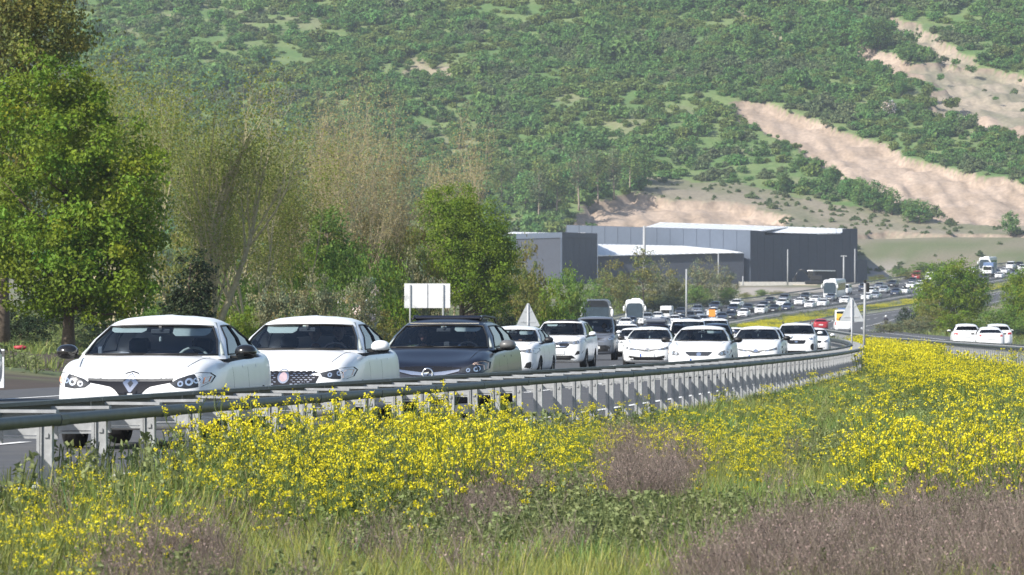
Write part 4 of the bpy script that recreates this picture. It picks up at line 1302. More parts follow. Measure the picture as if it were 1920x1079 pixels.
# ------------------------------------------------------------------ coaches, lorry, advert van
def make_coach(paint, glass_top=True, W=2.5, H=3.65, L=12.):
    r = empty('coach'); hw = W/2
    b = MB(); prof = []     # front profile with rounded shoulders (x,z)
    for k in range(9):
        a = math.pi/2*k/8; prof.append((hw-.45+.45*math.cos(a), H-.45+.45*math.sin(a)))
    sec = [(hw, .35), (hw, 1.2)] + prof
    sec = sec + [(-x, z) for x, z in reversed(sec)]
    n = len(sec); st = [(.0, .955, .975), (.06, .985, .99), (.25, 1, .997), (.8, 1, 1), (L-.2, 1, 1), (L, .94, .97)]
    vs = [(x*a, y, .35+(z-.35)*c) for y, a, c in st for x, z in sec]
    fs = [(i*n+k, i*n+(k+1) % n, (i+1)*n+(k+1) % n, (i+1)*n+k) for i in range(len(st)-1) for k in range(n)]
    fs += [tuple(range(n-1, -1, -1)), tuple(range((len(st)-1)*n, len(st)*n))]
    b.add(vs, fs, 0, False); me = b.mesh('body', [paint]); smooth_by_angle(me, 35); obj('body', me, r)
    p = Patch(me); S = {'_pt': p}
    top = H-.12 if glass_top else H-.50
    patch_part(r, S, 'windscreen', [([(-1.15, 1.05), (1.15, 1.05), (1.16, top-.6), (1.02, top-.15), (.7, top), (-.7, top), (-1.02, top-.15), (-1.16, top-.6)], 0, .02)], [mat('coach_glass', (.035, .055, .075), .25, coat=.15, var=.2, scale=.6)])
    if glass_top:
        patch_part(r, S, 'upper_glass', [([(-1.08, 2.9), (1.08, 2.9), (.98, H-.25), (.66, H-.13), (-.66, H-.13), (-.98, H-.25)], 0, .035)], [mat('coach_upper_glass', (.012, .014, .018), .35, var=.1, scale=2)])
    for s, f in ((1, 's'), (-1, 't')):
        bb = MB()
        for k in range(6): p.put(bb, [(1.2+k*1.7, 1.55), (2.8+k*1.7, 1.55), (2.8+k*1.7, 2.85), (1.2+k*1.7, 2.85)], f, .012, 0, n=8)
        bb.build('side_window', GLASSD if False else GLOSSB, r)
        bb = MB(); bb.ell((s*(hw+.22), -.25, 2.35), (.15, .14, .38), 0, 12, 8); bb.tube([(s*(hw-.1), .1, 2.95), (s*(hw+.2), -.2, 2.8)], .04, 6); bb.build('door_mirror', WHITE, r)
    for sg in (1, -1): patch_part(r, S, 'headlight', [(circ(sg*.85, .78, .18, .11), 0, .02)], [REFL])
    bb = MB(); bb.box((-.2, .35, 1.9), (.12, .05, .07)); bb.box((-.75, .32, 1.55), (.20, .05, .40), bev=.04); bb.build('cab_item', VISOR, r)
    tm, rm = wheel_meshes(.5, .28)
    for y in (2.6, 9.):
        for sg in (1, -1):
            w = obj('wheel', tm, r); w.location = (sg*(hw-.14), y, .5); w.rotation_euler = (0, 0, 0 if sg > 0 else math.pi)
    return r
CO = 'coaches among the cars'
c = make_coach(GREYP, True); place(c, 1119, 508, .03); tag(c, 'coach with full-height dark rounded windscreen, nearest of the coaches', 'coach', CO)
c = make_coach(WHITE, False, H=3.6); place(c, 1190, 735, .02); tag(c, 'coach with white brow above its windscreen, near the lamp post', 'coach', CO)
bb = MB(); bb.box((.2, 3, 3.66), (1.2, 2.0, .22), bev=.06); bb.build('roof_vent', WHITE, c)
c2 = copy_tree(c); d = float(solve(1556, 9.5)); place(c2, 1556, d); tag(c2, 'white coach on the climb below the warehouse', 'coach', CO)
c3 = copy_tree(c); d = float(solve(1846, 11.7)); place(c3, 1846, d); tag(c3, 'pale coach on the climb right of the round tree', 'coach', CO)

def make_lorry(paint, box):
    r = empty('lorry')
    b = MB(); b.box((0, 1.0, 1.45), (2.1, 1.9, 1.9), 0, bev=.15); b.build('cab', paint, r)
    b = MB(); b.box((0, .03, 1.85), (1.8, .06, .8), 0, bev=.04); b.build('windscreen', GLOSSB, r)
    b = MB(); b.box((0, 4.6, 1.9), (2.3, 5.0, 2.4), 0, bev=.03); b.build('cargo_box', box, r)
    b = MB(); b.box((0, 3.6, .6), (1.6, 6.4, .3)); b.box((0, .1, .62), (2.1, .3, .35), 0, bev=.05); b.build('chassis', TRIM, r)
    tm, rm = wheel_meshes(.45, .26)
    for y in (1.2, 5.6):
        for sg in (1, -1):
            w = obj('wheel', tm, r); w.location = (sg*.92, y, .45); w.rotation_euler = (0, 0, 0 if sg > 0 else math.pi)
    for sg in (1, -1):
        b = MB(); b.ell((sg*1.25, -.02, 2.0), (.12, .1, .26), 0, 10, 6); b.tube([(sg*1.0, .2, 2.2), (sg*1.2, 0, 2.15)], .03, 5); b.build('door_mirror', TRIM, r)
    return r
c = make_lorry(WHITE, WHITE); c.scale = (.72, .8, .66); place(c, 1247, 800); tag(c, 'white box lorry at the foot of the climb left of the lamp post', 'lorry', 'lorries among the cars')
c = make_lorry(WHITE, BLUEP); place(c, 1851, float(solve(1851, 7.3))); tag(c, 'blue lorry in the gap right of the round tree', 'lorry', 'lorries among the cars')

# white advertising van driving away
S = spec(VAN, hm=WHITE, L=5.6, H=2.55, W=2.0, yback=5.52, yrr=5.46, wr=4.5, wt=.90, zbelt_r=1.2, zdeck=1.2, ztail=1.2, sw=((5, 7),))
c = make_car('minibus', S, WHITE, WHITE)
V = np.array(S['_cab']); bodyme = [o for o in c.children if o.name.startswith('body')][0].data
pt = Patch(bodyme); S['_pt'] = pt
ADY, ADO, ADB = mat('advert_yellow', (.75, .48, .06), .5, var=.2, scale=6), mat('advert_orange', (.62, .22, .03), .5, var=.2, scale=6), mat('advert_brown', (.22, .07, .03), .5, var=.2, scale=6)
b = MB(); rng = random.Random(4)
pt.put(b, rect(0, 1.66, 1.60, .78), 'r', .03, 0, n=16)
for k in range(9):
    pt.put(b, circ(-.66+k % 5*.33+rng.uniform(-.05, .05), 1.42+.40*(k//5)+rng.uniform(-.06, .06), rng.uniform(.09, .17), rng.uniform(.07, .14), 9), 'r', .036+.001*k, 1+k % 2, n=9)
pt.put(b, [(-.08, 1.30), (.10, 1.34), (.06, 1.98), (-.05, 1.95)], 'r', .05, 2, n=8)
ad = b.build('advert_panel', [ADY, ADO, ADB], c)
for sg in (1, -1): patch_part(c, S, 'tail_light', [(rect(sg*.86, .95, .12, .35), 0, .012)], [TAIL], face='r')
b = MB(); b.box((0, 3.6, 2.62), (1.1, 1.5, .16), bev=.05); b.build('roof_unit', BLUEP, c)
tag(c, 'white minibus seen from behind with a yellow and orange picture on its back', 'minibus', AW)
place(c, 1579, 597, None, RAIL2, False)

# motorcycle and rider
bike = empty('motorcycle')
tm, rm = wheel_meshes(.31, .14)
for y in (.35, 1.75):
    w = obj('wheel', tm, bike); w.location = (0, y, .31)
b = MB(); b.tube([(0, .55, .55), (0, 1.0, .75), (0, 1.6, .78), (0, 1.95, .85)], [.10, .17, .15, .06], 8); b.tube([(0, .35, .31), (0, .62, .95)], .05, 6); b.build('frame', BLACKP, bike)
b = MB(); b.tube([(-.38, .66, 1.0), (0, .58, 1.03), (.38, .66, 1.0)], .025, 6); b.build('handlebar', TRIM, bike)
b = MB(); b.box((0, 1.95, .95), (.42, .36, .32), bev=.05); b.build('top_box', TRIM, bike)
tag(bike, 'dark motorcycle driving away in front of the grey bushes', 'motorcycle')
place(bike, 1661, 700, None, RAIL2, False)
# ------------------------------------------------------------------ people
def make_person(top, pose='drive', hair=HAIR, skin=SKIN):
    """seated figure, hips at the origin, facing -y"""
    J = [((0, 0, .10), .155, -1), ((0, .06, .28), .145, 0), ((0, .09, .46), .165, 1), ((0, .07, .58), .075, 2), ((0, .05, .66), .055, 3)]
    def limb(a, pts):
        for p, r in pts: J.append((p, r, a)); a = len(J)-1
        return a
    hands = {}
    for s in (1, -1):
        limb(0, [((s*.10, -.10, .08), .09), ((s*.13, -.44, .12), .07), ((s*.13, -.62, -.22), .052), ((s*.13, -.78, -.26), .04)])
        if pose == 'drive': a = [((s*.19, .06, .51), .062), ((s*.26, -.10, .30), .047), ((s*.19, -.36, .42), .034), ((s*.175, -.43, .45), .028)]
        else: a = [((s*.19, .06, .51), .062), ((s*.25, -.02, .26), .047), ((s*.13, -.24, .20), .034), ((s*.10, -.31, .19), .028)]
        limb(2, a); hands[s] = a[-1][0]
    me = bpy.data.meshes.new('person'); me.from_pydata([j[0] for j in J], [(i, j[2]) for i, j in enumerate(J) if j[2] >= 0], []); me.update()
    o = obj('person', me)
    m = o.modifiers.new('skin', 'SKIN'); m.use_smooth_shade = True
    for i, j in enumerate(J): me.skin_vertices[0].data[i].radius = (j[1], j[1]*(.75 if i in (0, 1, 2) else 1)); 
    me.skin_vertices[0].data[0].use_root = True
    m2 = o.modifiers.new('s', 'SUBSURF'); m2.levels = 1; m2.render_levels = 1
    dg = bpy.context.evaluated_depsgraph_get()
    me2 = bpy.data.meshes.new_from_object(o.evaluated_get(dg)); bpy.data.objects.remove(o)
    me2.materials.clear(); me2.materials.append(top); me2.materials.append(skin)
    # head and hands welded onto the same mesh
    b = MB()
    b.v = [tuple(v.co) for v in me2.vertices]; b.f = [tuple(p.vertices) for p in me2.polygons]
    b.m = [1 if (p.center.z > .62) else 0 for p in me2.polygons]; b.sm = [True]*len(b.f)
    def hd(p):
        x, y, z = p
        w = 1. if z > -.1 else 1 + (z+.1)*.38
        y2 = y*(1.12 if y > 0 else 1.0)
        if y < -.55 and abs(x) < .28 and -.35 < z < .12: y2 -= .20*(1-abs(x)/.28)
        if y < -.4 and .12 < z < .32 and .18 < abs(x) < .62: y2 += .07
        if y < -.5 and -.62 < z < -.48 and abs(x) < .35: y2 -= .04
        return (x*w, y2, z)
    b.ell((0, .01, .785), (.076, .092, .118), 1, 22, 18, hd)
    for s in (1, -1):
        b.ell((s*.077, .025, .78), (.012, .024, .034), 1, 8, 6)
        b.ell((s*.030, -.078, .805), (.013, .008, .008), 2, 8, 5)
    b.ell((0, -.085, .722), (.026, .008, .007), 3, 8, 5)
    for s, hp in hands.items():
        hx, hy, hz = hp
        b.ell((hx, hy-.045, hz+.005), (.040, .048, .022), 1, 10, 6)
        for k, ln in enumerate((.062, .072, .068, .052)):
            fx = hx+(-.030+.020*k)
            b.tube([(fx, hy-.075, hz+.012), (fx, hy-.075-ln*.5, hz+.018), (fx, hy-.075-ln*.72, hz-.012), (fx, hy-.075-ln*.5, hz-.036)], [.010, .009, .008, .007], 6, 1)
        b.tube([(hx-s*.03, hy-.03, hz+.005), (hx-s*.062, hy-.07, hz+.010), (hx-s*.052, hy-.105, hz-.004)], [.012, .010, .008], 6, 1)
    p = b.build('person', [top, skin, TRIM, mat('lips', (.30, .12, .10), .5, var=.05)])
    h = MB()
    def hr(q):
        x, y, z = q
        if y < -.25: z = max(z, .42 + .2*(y+.25) * -1)
        return (x, y, z if y < .1 else max(z, -.55))
    h.ell((0, .022, .81), (.086, .098, .118), 0, 18, 14, hr); h.build('hair', hair, p)
    return p

def seat_person(car, S_z, x, y, label, top=CLOTHD, pose='drive', hair=HAIR):
    p = make_person(top, pose, hair)
    M = Matrix.LocRotScale(car.location, car.rotation_euler, None)
    p.location = M @ Vector((x, y, S_z)); p.rotation_euler = car.rotation_euler
    tag(p, label, 'person', 'people in the cars')
    return p
seat_person(SALOON2, .50, .36, 2.22, 'driver of the second white saloon, dark clothes, hands on the wheel')
seat_person(SALOON2, .48, -.10, 3.05, 'passenger in the back of the second white saloon', CLOTHD, 'sit')
seat_person(ESTATE, .46, -.36, 2.20, 'passenger in pale light behind the dark blue estate windscreen', CLOTHD, 'sit')
seat_person(ESTATE, .46, .36, 2.22, 'driver of the dark blue estate in dark clothes', CLOTHD)
seat_person(HATCH2, .44, -.36, 2.10, 'passenger with pale collar in the hatchback with trapezoid grille', CLOTHL, 'sit')
seat_person(HATCH, .44, .36, 2.05, 'driver of the white hatchback behind the blue estate')
seat_person(SALOON3, .48, .34, 2.15, 'driver of the wide-grilled white saloon in a dark top')
seat_person(VANG, .72, .38, 1.95, 'driver high up in the grey van, dark clothes')
seat_person(CROSS, .62, .36, 2.10, 'driver of the white crossover in the outer lane')
# rider
pr = make_person(CLOTHD, 'drive', WHITE)
pr.location = bike.matrix_basis @ Vector((0, 1.25, .80)); pr.rotation_euler = bike.rotation_euler
h = MB(); h.ell((0, .02, .80), (.125, .145, .15), 0, 14, 10); o = h.build('helmet', WHITE, pr)
tag(pr, 'motorcycle rider in dark clothes and a white helmet', 'person')
# ------------------------------------------------------------------ warehouse
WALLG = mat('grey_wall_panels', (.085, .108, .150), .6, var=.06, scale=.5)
WALLD = mat('shaded_slatted_wall', (.052, .060, .080), .7, var=.1, scale=.6)  # darker wall grey; shade of the turned-away walls is in the colour
ROOFW = mat('white_roof_sheet', (.78, .79, .80), .4, var=.04, scale=.5)
CONC = mat('pale_concrete', (.45, .43, .40), .85, var=.12, scale=1.2)
def W3(px, d, z): return Vector(((px-960)*d/F, d, z))
def zat(py, d): return EYE + (HZ-py)*d/F
wh = empty('warehouse', W3(1407, 1200, 11))
tag(wh, 'long grey and dark industrial warehouse with white roofs below the hill', 'warehouse')
def wbuild(nm, b, m):
    o = b.build(nm, m, wh); o.location = -wh.location; return o
def wall_panels(a, b_, z0, za, zb_, m, n, rows, name):
    """upright wall from a to b, split into n x rows panels with recessed joints, a dark backing behind"""
    a = Vector(a); b_ = Vector(b_); t = (b_-a); t.z = 0; nn = Vector((t.y, -t.x, 0)).normalized()
    if nn.y > 0: nn = -nn
    bk = MB()
    P = [a, b_]; vs = [(a.x-nn.x*.15, a.y-nn.y*.15, z0), (b_.x-nn.x*.15, b_.y-nn.y*.15, z0), (b_.x-nn.x*.15, b_.y-nn.y*.15, zb_), (a.x-nn.x*.15, a.y-nn.y*.15, za)]
    bk.add(vs, [(0, 1, 2, 3)]); wbuild('wall', bk, WALLD)
    for i in range(n):
        for r in range(rows):
            u0, u1 = (i+.012)/n, (i+.988)/n
            p0 = a+t*u0; p1 = a+t*u1
            h0 = za+(zb_-za)*u0; h1 = za+(zb_-za)*u1
            s0, s1 = r/rows, (r+.992)/rows
            c = [(p0, z0+(h0-z0)*s0), (p1, z0+(h1-z0)*s0), (p1, z0+(h1-z0)*s1), (p0, z0+(h0-z0)*s1)]
            b = MB()
            fr = [(p.x, p.y, z) for p, z in c]; bkv = [(p.x-nn.x*.12, p.y-nn.y*.12, z) for p, z in c]
            b.add(fr+bkv, [(0, 1, 2, 3), (0, 4, 5, 1), (1, 5, 6, 2), (2, 6, 7, 3), (3, 7, 4, 0)])
            wbuild('wall_panel', b, m)
A = W3(1407, 1200, 0); Bl = W3(1062, 1238, 0); Br = W3(1608, 1226, 0)
zt = zat(432, 1200); ztl = zat(422, 1238); zbt = 10.5
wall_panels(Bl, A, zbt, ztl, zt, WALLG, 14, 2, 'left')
# right face: parapet dips where the roof shows
Bm0 = A + (Br-A)*.13; Bm1 = A + (Br-A)*.86
zr_ = zat(429, 1226)
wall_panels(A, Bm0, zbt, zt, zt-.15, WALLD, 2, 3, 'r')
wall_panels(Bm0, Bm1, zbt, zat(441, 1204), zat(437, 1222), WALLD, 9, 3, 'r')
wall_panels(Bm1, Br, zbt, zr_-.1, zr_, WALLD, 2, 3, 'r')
b = MB()   # block behind the walls
bkd = Vector((0, 90, 0))
pts = [Bl, A, Br]; tops = [ztl-.2, zt-.4, zat(438, 1226)-.3]
vs = [(p.x, p.y+.4, zbt) for p in pts]+[(p.x, p.y+.4, z) for p, z in zip(pts, tops)]+[(p.x*1.05, p.y+90, zbt) for p in pts]+[(p.x*1.05, p.y+90, z) for p, z in zip(pts, tops)]
b.add(vs, [(0, 6, 9, 3), (2, 5, 11, 8), (6, 7, 10, 9), (7, 8, 11, 10), (3, 9, 10, 4), (4, 10, 11, 5)]); wbuild('rear_block', b, WALLD)
# pitched white roofs with ribs
def roof(e0, e1, r0, r1, n, name='roof'):
    b = MB(); e0, e1, r0, r1 = map(Vector, (e0, e1, r0, r1))
    up = Vector((0, -.02, .12))
    for i in range(n):
        u0, u1, um = i/n, (i+1)/n, (i+.82)/n
        q = [e0.lerp(e1, u0), e0.lerp(e1, um), r0.lerp(r1, um), r0.lerp(r1, u0)]
        b.add([p+up for p in q]+q, [(0, 1, 2, 3), (0, 4, 5, 1), (1, 5, 6, 2), (3, 7, 4, 0)])
        q = [e0.lerp(e1, um), e0.lerp(e1, u1), r0.lerp(r1, u1), r0.lerp(r1, um)]
        b.add(q, [(0, 1, 2, 3)])
    wbuild(name, b, ROOFW)
roof(W3(1440, 1206, zat(442, 1206)), W3(1577, 1221, zat(439, 1221)), W3(1236, 1262, zat(418, 1262)), W3(1590, 1268, zat(430, 1268)), 18)
roof(W3(1200, 1225, zat(430, 1225)), W3(1430, 1203.5, zat(434, 1203.5)), W3(1236, 1250, zat(419, 1250)), W3(1480, 1258, zat(427, 1258)), 16)
# left block and its low white roof
C0, C1, C2 = W3(968, 1190, 0), W3(1054, 1172, 0), W3(1120, 1186, 0)
def quadwall(p, q, z0, z1a, z1b, m, nm='wall'):
    b = MB(); b.add([(p.x, p.y, z0), (q.x, q.y, z0), (q.x, q.y, z1b), (p.x, p.y, z1a), (p.x, p.y+.5, z0), (q.x, q.y+.5, z0), (q.x, q.y+.5, z1b), (p.x, p.y+.5, z1a)],
          [(0, 1, 2, 3), (7, 6, 5, 4), (3, 2, 6, 7), (1, 5, 6, 2), (0, 3, 7, 4)]); wbuild(nm, b, m)
z1 = zat(437, 1180)
quadwall(C0, C1, z1-1.2, z1, z1, WALLG, 'fascia'); quadwall(C1, C2, z1-1.2, z1, z1, WALLD, 'fascia')
C0b, C1b, C2b = C0+Vector((0, .5, 0)), C1+Vector((0, .5, 0)), C2+Vector((0, .5, 0))
quadwall(C0b, C1b, 9, z1-1.2, z1-1.2, WALLD); wall_panels(C1b, C2b, 9, z1-1.2, z1-1.2, WALLD, 6, 2, 'l')
quadwall(C1+Vector((-.4, -.1, 0)), C1+Vector((.0, -.1, 0)), 9, z1-1.2, z1-1.2, WALLG, 'corner_column')
roof(W3(950, 1192, z1+.02), W3(1100, 1185, z1+.02), W3(962, 1215, z1+.75), W3(1080, 1210, z1+.35), 10)
b = MB(); vs = [(C0.x, C0.y+1, 9), (C1.x, C1.y+1, 9), (C2.x, C2.y+1, 9), (C2.x-2, C2.y+26, 9), (C0.x, C0.y+26, 9)]
b.add(vs+[(x, y, z1-.1) for x, y, z in vs], [(5, 6, 7, 8, 9), (2, 3, 8, 7), (3, 4, 9, 8), (4, 0, 5, 9)]); wbuild('left_block', b, WALLD)
# canopy
roof(W3(1121, 1187, zat(480, 1187)), W3(1395, 1198, zat(474.5, 1198)), W3(1121, 1212, zat(459, 1212)), W3(1320, 1214, zat(463, 1214)), 22, 'canopy')
quadwall(W3(1121, 1188, 0), W3(1395, 1199, 0), 9.5, zat(480, 1187)-.1, zat(474.5, 1198)-.15, WALLD)
# right annexe, small canopy, pale base wall
quadwall(W3(1608.6, 1227, 0), W3(1626, 1232, 0), 10.5, zat(487, 1227), zat(488, 1232), WALLD, 'annexe')
b = MB(); b.box(W3(1540, 1206, zat(508, 1206)), (6.4, 2.2, .22), rz=.6); wbuild('door_canopy', b, ROOFW)
b = MB(); b.box(W3(1548, 1208, zat(520, 1208)), (5.4, 1.2, 2.6), rz=.6); wbuild('loading_door', b, TRIM)
b = MB(); b.box(W3(1497, 1222.4, zat(458, 1206)), (.8, .4, .6)); wbuild('wall_lamp', b, TRIM)
bw = MB(); bw.box(W3(1430, 1168, zat(533, 1168)), (10.5, .5, 1.0)); bw.box(W3(1495, 1166, zat(534, 1166)), (4, .5, 1.1))
tag(bw.build('boundary_wall', CONC), 'low pale wall in front of the dark warehouse front', 'wall')
bw = MB(); bw.box(W3(1510, 1150, zat(538, 1150)), (5.5, 3, .9), bev=.25)
tag(bw.build('rubble_heap', mat('pale_rubble', (.50, .42, .32), .9, var=.25, scale=1.5, bump=.6)), 'pale heap of spoil beside the digger', 'heap')
# digger
dg_ = empty('excavator', W3(1525, 1158, zat(534, 1158)))
b = MB(); b.box((0, 0, .45), (3.6, 2.6, .8), bev=.2); b.build('track', TRIM, dg_)
b = MB(); b.box((.6, 0, 1.5), (2.6, 2.2, 1.2), bev=.15); b.build('engine_deck', BLACKP, dg_)
b = MB(); b.box((-.6, -.5, 2.2), (1.2, 1.1, 1.5), bev=.12); b.build('cab', GLOSSB, dg_)
b = MB(); b.tube([(-.8, .2, 1.9), (-2.2, .2, 3.3), (-3.2, .2, 3.1)], [.3, .28, .22], 6); b.tube([(-3.2, .2, 3.1), (-4.0, .2, 1.5)], .18, 6); b.build('arm', BLACKP, dg_)
b = MB(); b.box((-4.1, .2, 1.1), (.9, 1.1, .8), bev=.15); b.build('bucket', TRIM, dg_)
tag(dg_, 'black excavator working at the foot of the dark warehouse wall', 'excavator')

# ------------------------------------------------------------------ poles and signs
def pole(name, px, d, top, base, r, label, cross=None, group='poles round the warehouse'):
    p = W3(px, d, base); o = empty(name, p); h = top-base
    b = MB(); b.tube([(0, 0, 0), (0, 0, h)], [r, r*.7], 8); b.build('mast', STEELP, o)
    if cross:
        b = MB(); b.box((0, 0, h), (cross, .12, .12)); b.box((-cross/2+.2, -.1, h-.12), (.4, .25, .12)); b.box((cross/2-.2, -.1, h-.12), (.4, .25, .12)); b.build('lamp_arm', STEELP, o)
    tag(o, label, 'pole', group); return o
pole('lamp_post', 1208, 1165, zat(424, 1165), 10, .42, 'pale pole standing before the light grey warehouse wall')
pole('lamp_post', 1287, 760, zat(505, 760), 1.0, .16, 'tall thin pole among the bushes left of the climbing cars')
pole('lamp_post', 1347, 1150, zat(474, 1150), 10, .18, 'pale pole under the warehouse canopy edge')
pole('lamp_post', 1393, 1160, zat(518, 1160), 10, .16, 'short pale post at the end of the boundary wall')
pole('lamp_post', 1477, 1160, zat(468, 1160), 10, .16, 'pale pole in front of the dark warehouse front')
pole('lamp_post', 1582, 1150, zat(480, 1150), 10, .22, 'T-shaped lamp mast in front of the warehouse corner', 1.3)
pole('lamp_post', 1603, 1155, zat(467, 1155), 10, .16, 'tall pale pole at the right warehouse corner')

def triangle_sign(px, d, top, h, label, leg=True, z0=None):
    p = W3(px, d, float(zroad(d, -1))); o = empty('warning_sign', p)
    zt = top-p.z; w = h*1.02
    b = MB(); tri = [(-w/2+.05, zt-h), (w/2-.05, zt-h), (w/2, zt-h+.05), (.05, zt), (-.05, zt), (-w/2, zt-h+.05)]
    b.ext(tri, 'y', 0, .03); b.build('sign_plate', SIGNB, o)
    b = MB(); b.tube([(0, -.04, 0), (0, -.04, zt-.06)], .038, 8); b.build('sign_post', STEEL, o)
    b = MB(); b.box((0, -.012, zt-h*.35), (w*.32, .02, .05)); b.box((0, -.012, zt-h*.8), (w*.62, .02, .05)); b.build('bracket', STEEL, o)
    tag(o, label, 'sign', 'triangular signs seen from behind'); return o
triangle_sign(990, 302, zat(569, 302), 1.32, 'triangular sign seen from behind, above the white hatchback')
triangle_sign(1597, 236, zat(559, 236), 1.05, 'triangular sign seen from behind, at the bend of the rail')
o = empty('camera_pole', W3(1622, 226, 0))
zt = zat(521, 226)
b = MB(); b.tube([(-.05, 0, 0), (0, 0, zt-.15)], .055, 8); b.build('mast', STEELP, o)
b = MB(); b.box((.09, 0, zt-.02), (.30, .35, .03), 0, 0); me = b.mesh('solar_panel', [TRIM]); s_ = obj('solar_panel', me, o); s_.rotation_euler = (0, R(28), 0); s_.location = (-.02*zt*0, 0, .06)
b = MB(); b.box((.11, -.05, zt-.42), (.13, .16, .40), bev=.02); b.box((0, -.03, zt-.16), (.12, .14, .12), bev=.02); b.build('equipment_box', TRIM, o)
tag(o, 'grey pole with a small tilted panel and black box at the bend of the rail', 'pole')
# board on two posts
o = empty('sign_board', W3(801, 272, .1)); zt = zat(532, 272)-.1; s4 = 272/F
b = MB(); 
for k in range(2):
    for r_ in range(5):
        bb = MB(); bb.box(((-21.5+43*k)*s4, 0, zt-.125-.25*r_), (42.85*s4, .05, .2485)); bb.build('board_panel', BOARDW, o)
for x in (-32, 30):
    bb = MB(); bb.tube([(x*s4, -.06, -.4), (x*s4, -.06, zt-.06)], .045, 6); bb.build('post', STEELP, o)
bb = MB(); bb.box((0, -.04, zt-.63), (.04, .03, 1.2)); bb.build('board_frame', STEEL, o)
tag(o, 'white road sign board seen from behind on two posts, before the green round tree', 'sign')
# orange panel on the median, marker post, litter
o = empty('warning_board', W3(1335, 645, float(ZR(645))))
b = MB(); b.box((0, 0, 2.15), (.80, .04, .86)); b.build('panel', mat('orange_sheet', (.80, .30, .05), .5, var=.05), o)
b = MB(); b.tube([(0, .05, 0), (0, .05, 2.5)], .04, 6); b.build('post', STEEL, o)
tag(o, 'orange panel on a post among the distant cars', 'sign')
o = empty('marker_post', W3(3, 126, float(ground_z(-12.1, 126))))
b = MB(); b.box((0, 0, .42), (.13, .06, .86), bev=.01); b.build('post_body', BOARDW, o)
b = MB(); b.box((0, -.005, .80), (.136, .064, .12)); b.build('reflector', GREYPL, o)
b = MB(); b.box((0, 0, .89), (.15, .08, .05), bev=.01); b.build('post_cap', BOARDW, o)
tag(o, 'white roadside marker post at the left edge by the dark bank', 'post')
p = W3(38, 178, 0); b = MB(); rng = random.Random(5)
b.ell((0, 0, .10), (.20, .12, .07), 0, 12, 8, lambda q: (q[0]*(1+.3*math.sin(7*q[1]+3*q[2])), q[1]*(1+.25*math.cos(6*q[0])), q[2]*(1+.3*math.sin(5*q[0]+4*q[1]))))
o = b.build('litter_bag', mat('red_plastic_bag', (.40, .05, .06), .5, var=.15, scale=9)); o.location = (p.x, p.y, float(ground_z(p.x, p.y))+.14)
tag(o, 'crumpled red bag lying on the bank under the bright green tree', 'bag')
# ------------------------------------------------------------------ vegetation meshes
def leafmat(name, col, trans=.35, rnd=0., var=.0):
    return mat(name, col, .55, spec=.25, trans=trans, tint=True, rnd=rnd)
LEAF_BRIGHT = leafmat('bright_spring_leaf', (.165, .245, .020), .42)
LEAF_OLIVE = leafmat('olive_spring_leaf', (.205, .215, .052), .42)
LEAF_WILLOW = leafmat('willow_bud', (.23, .265, .055), .5)
LEAF_MID = leafmat('green_leaf', (.145, .235, .04), .42)
LEAF_DARK = leafmat('ivy_and_shade_leaf', (.030, .050, .018), .2)
LEAF_GREY = leafmat('grey_green_leaf', (.215, .225, .12), .4)
LEAF_STRAW = leafmat('straw_bud', (.34, .30, .14), .4)
LEAF_HILL = leafmat('hill_leaf', (.13, .245, .065), .42, rnd=.22)
LEAF_HILL2 = leafmat('hill_leaf_yellowish', (.18, .245, .065), .42, rnd=.22)
LEAF_HILL3 = leafmat('hill_leaf_greyish', (.15, .20, .085), .42, rnd=.22)
BLOSSOM = leafmat('white_blossom', (.66, .60, .60), .3)
BARK = mat('bark', (.11, .085, .062), .9, var=.3, scale=6, bump=.6)
BARKL = mat('pale_bark', (.27, .225, .17), .9, var=.25, scale=5, bump=.4)
TWIG = mat('twig_bark', (.36, .32, .19), .9, var=.2, scale=3)
TWIGS = mat('straw_twig_bark', (.33, .27, .18), .9, var=.2, scale=3)

def unit(a): return a / np.maximum(np.linalg.norm(a, axis=-1, keepdims=True), 1e-9)
def leaf_quads(C, Nn, size, rng, rand=.8, aspect=.62):
    n = len(C)
    nn = unit(Nn + rand * rng.normal(size=(n, 3)))
    a = unit(np.cross(nn, rng.normal(size=(n, 3)))); b = np.cross(nn, a)
    s = (size * rng.uniform(.65, 1.25, n))[:, None]
    bend = nn * s * .18
    V = np.stack([C - a*s, C - b*s*aspect + bend, C + a*s, C + b*s*aspect + bend], 1).reshape(-1, 3)
    return V, np.arange(n*4).reshape(n, 4)

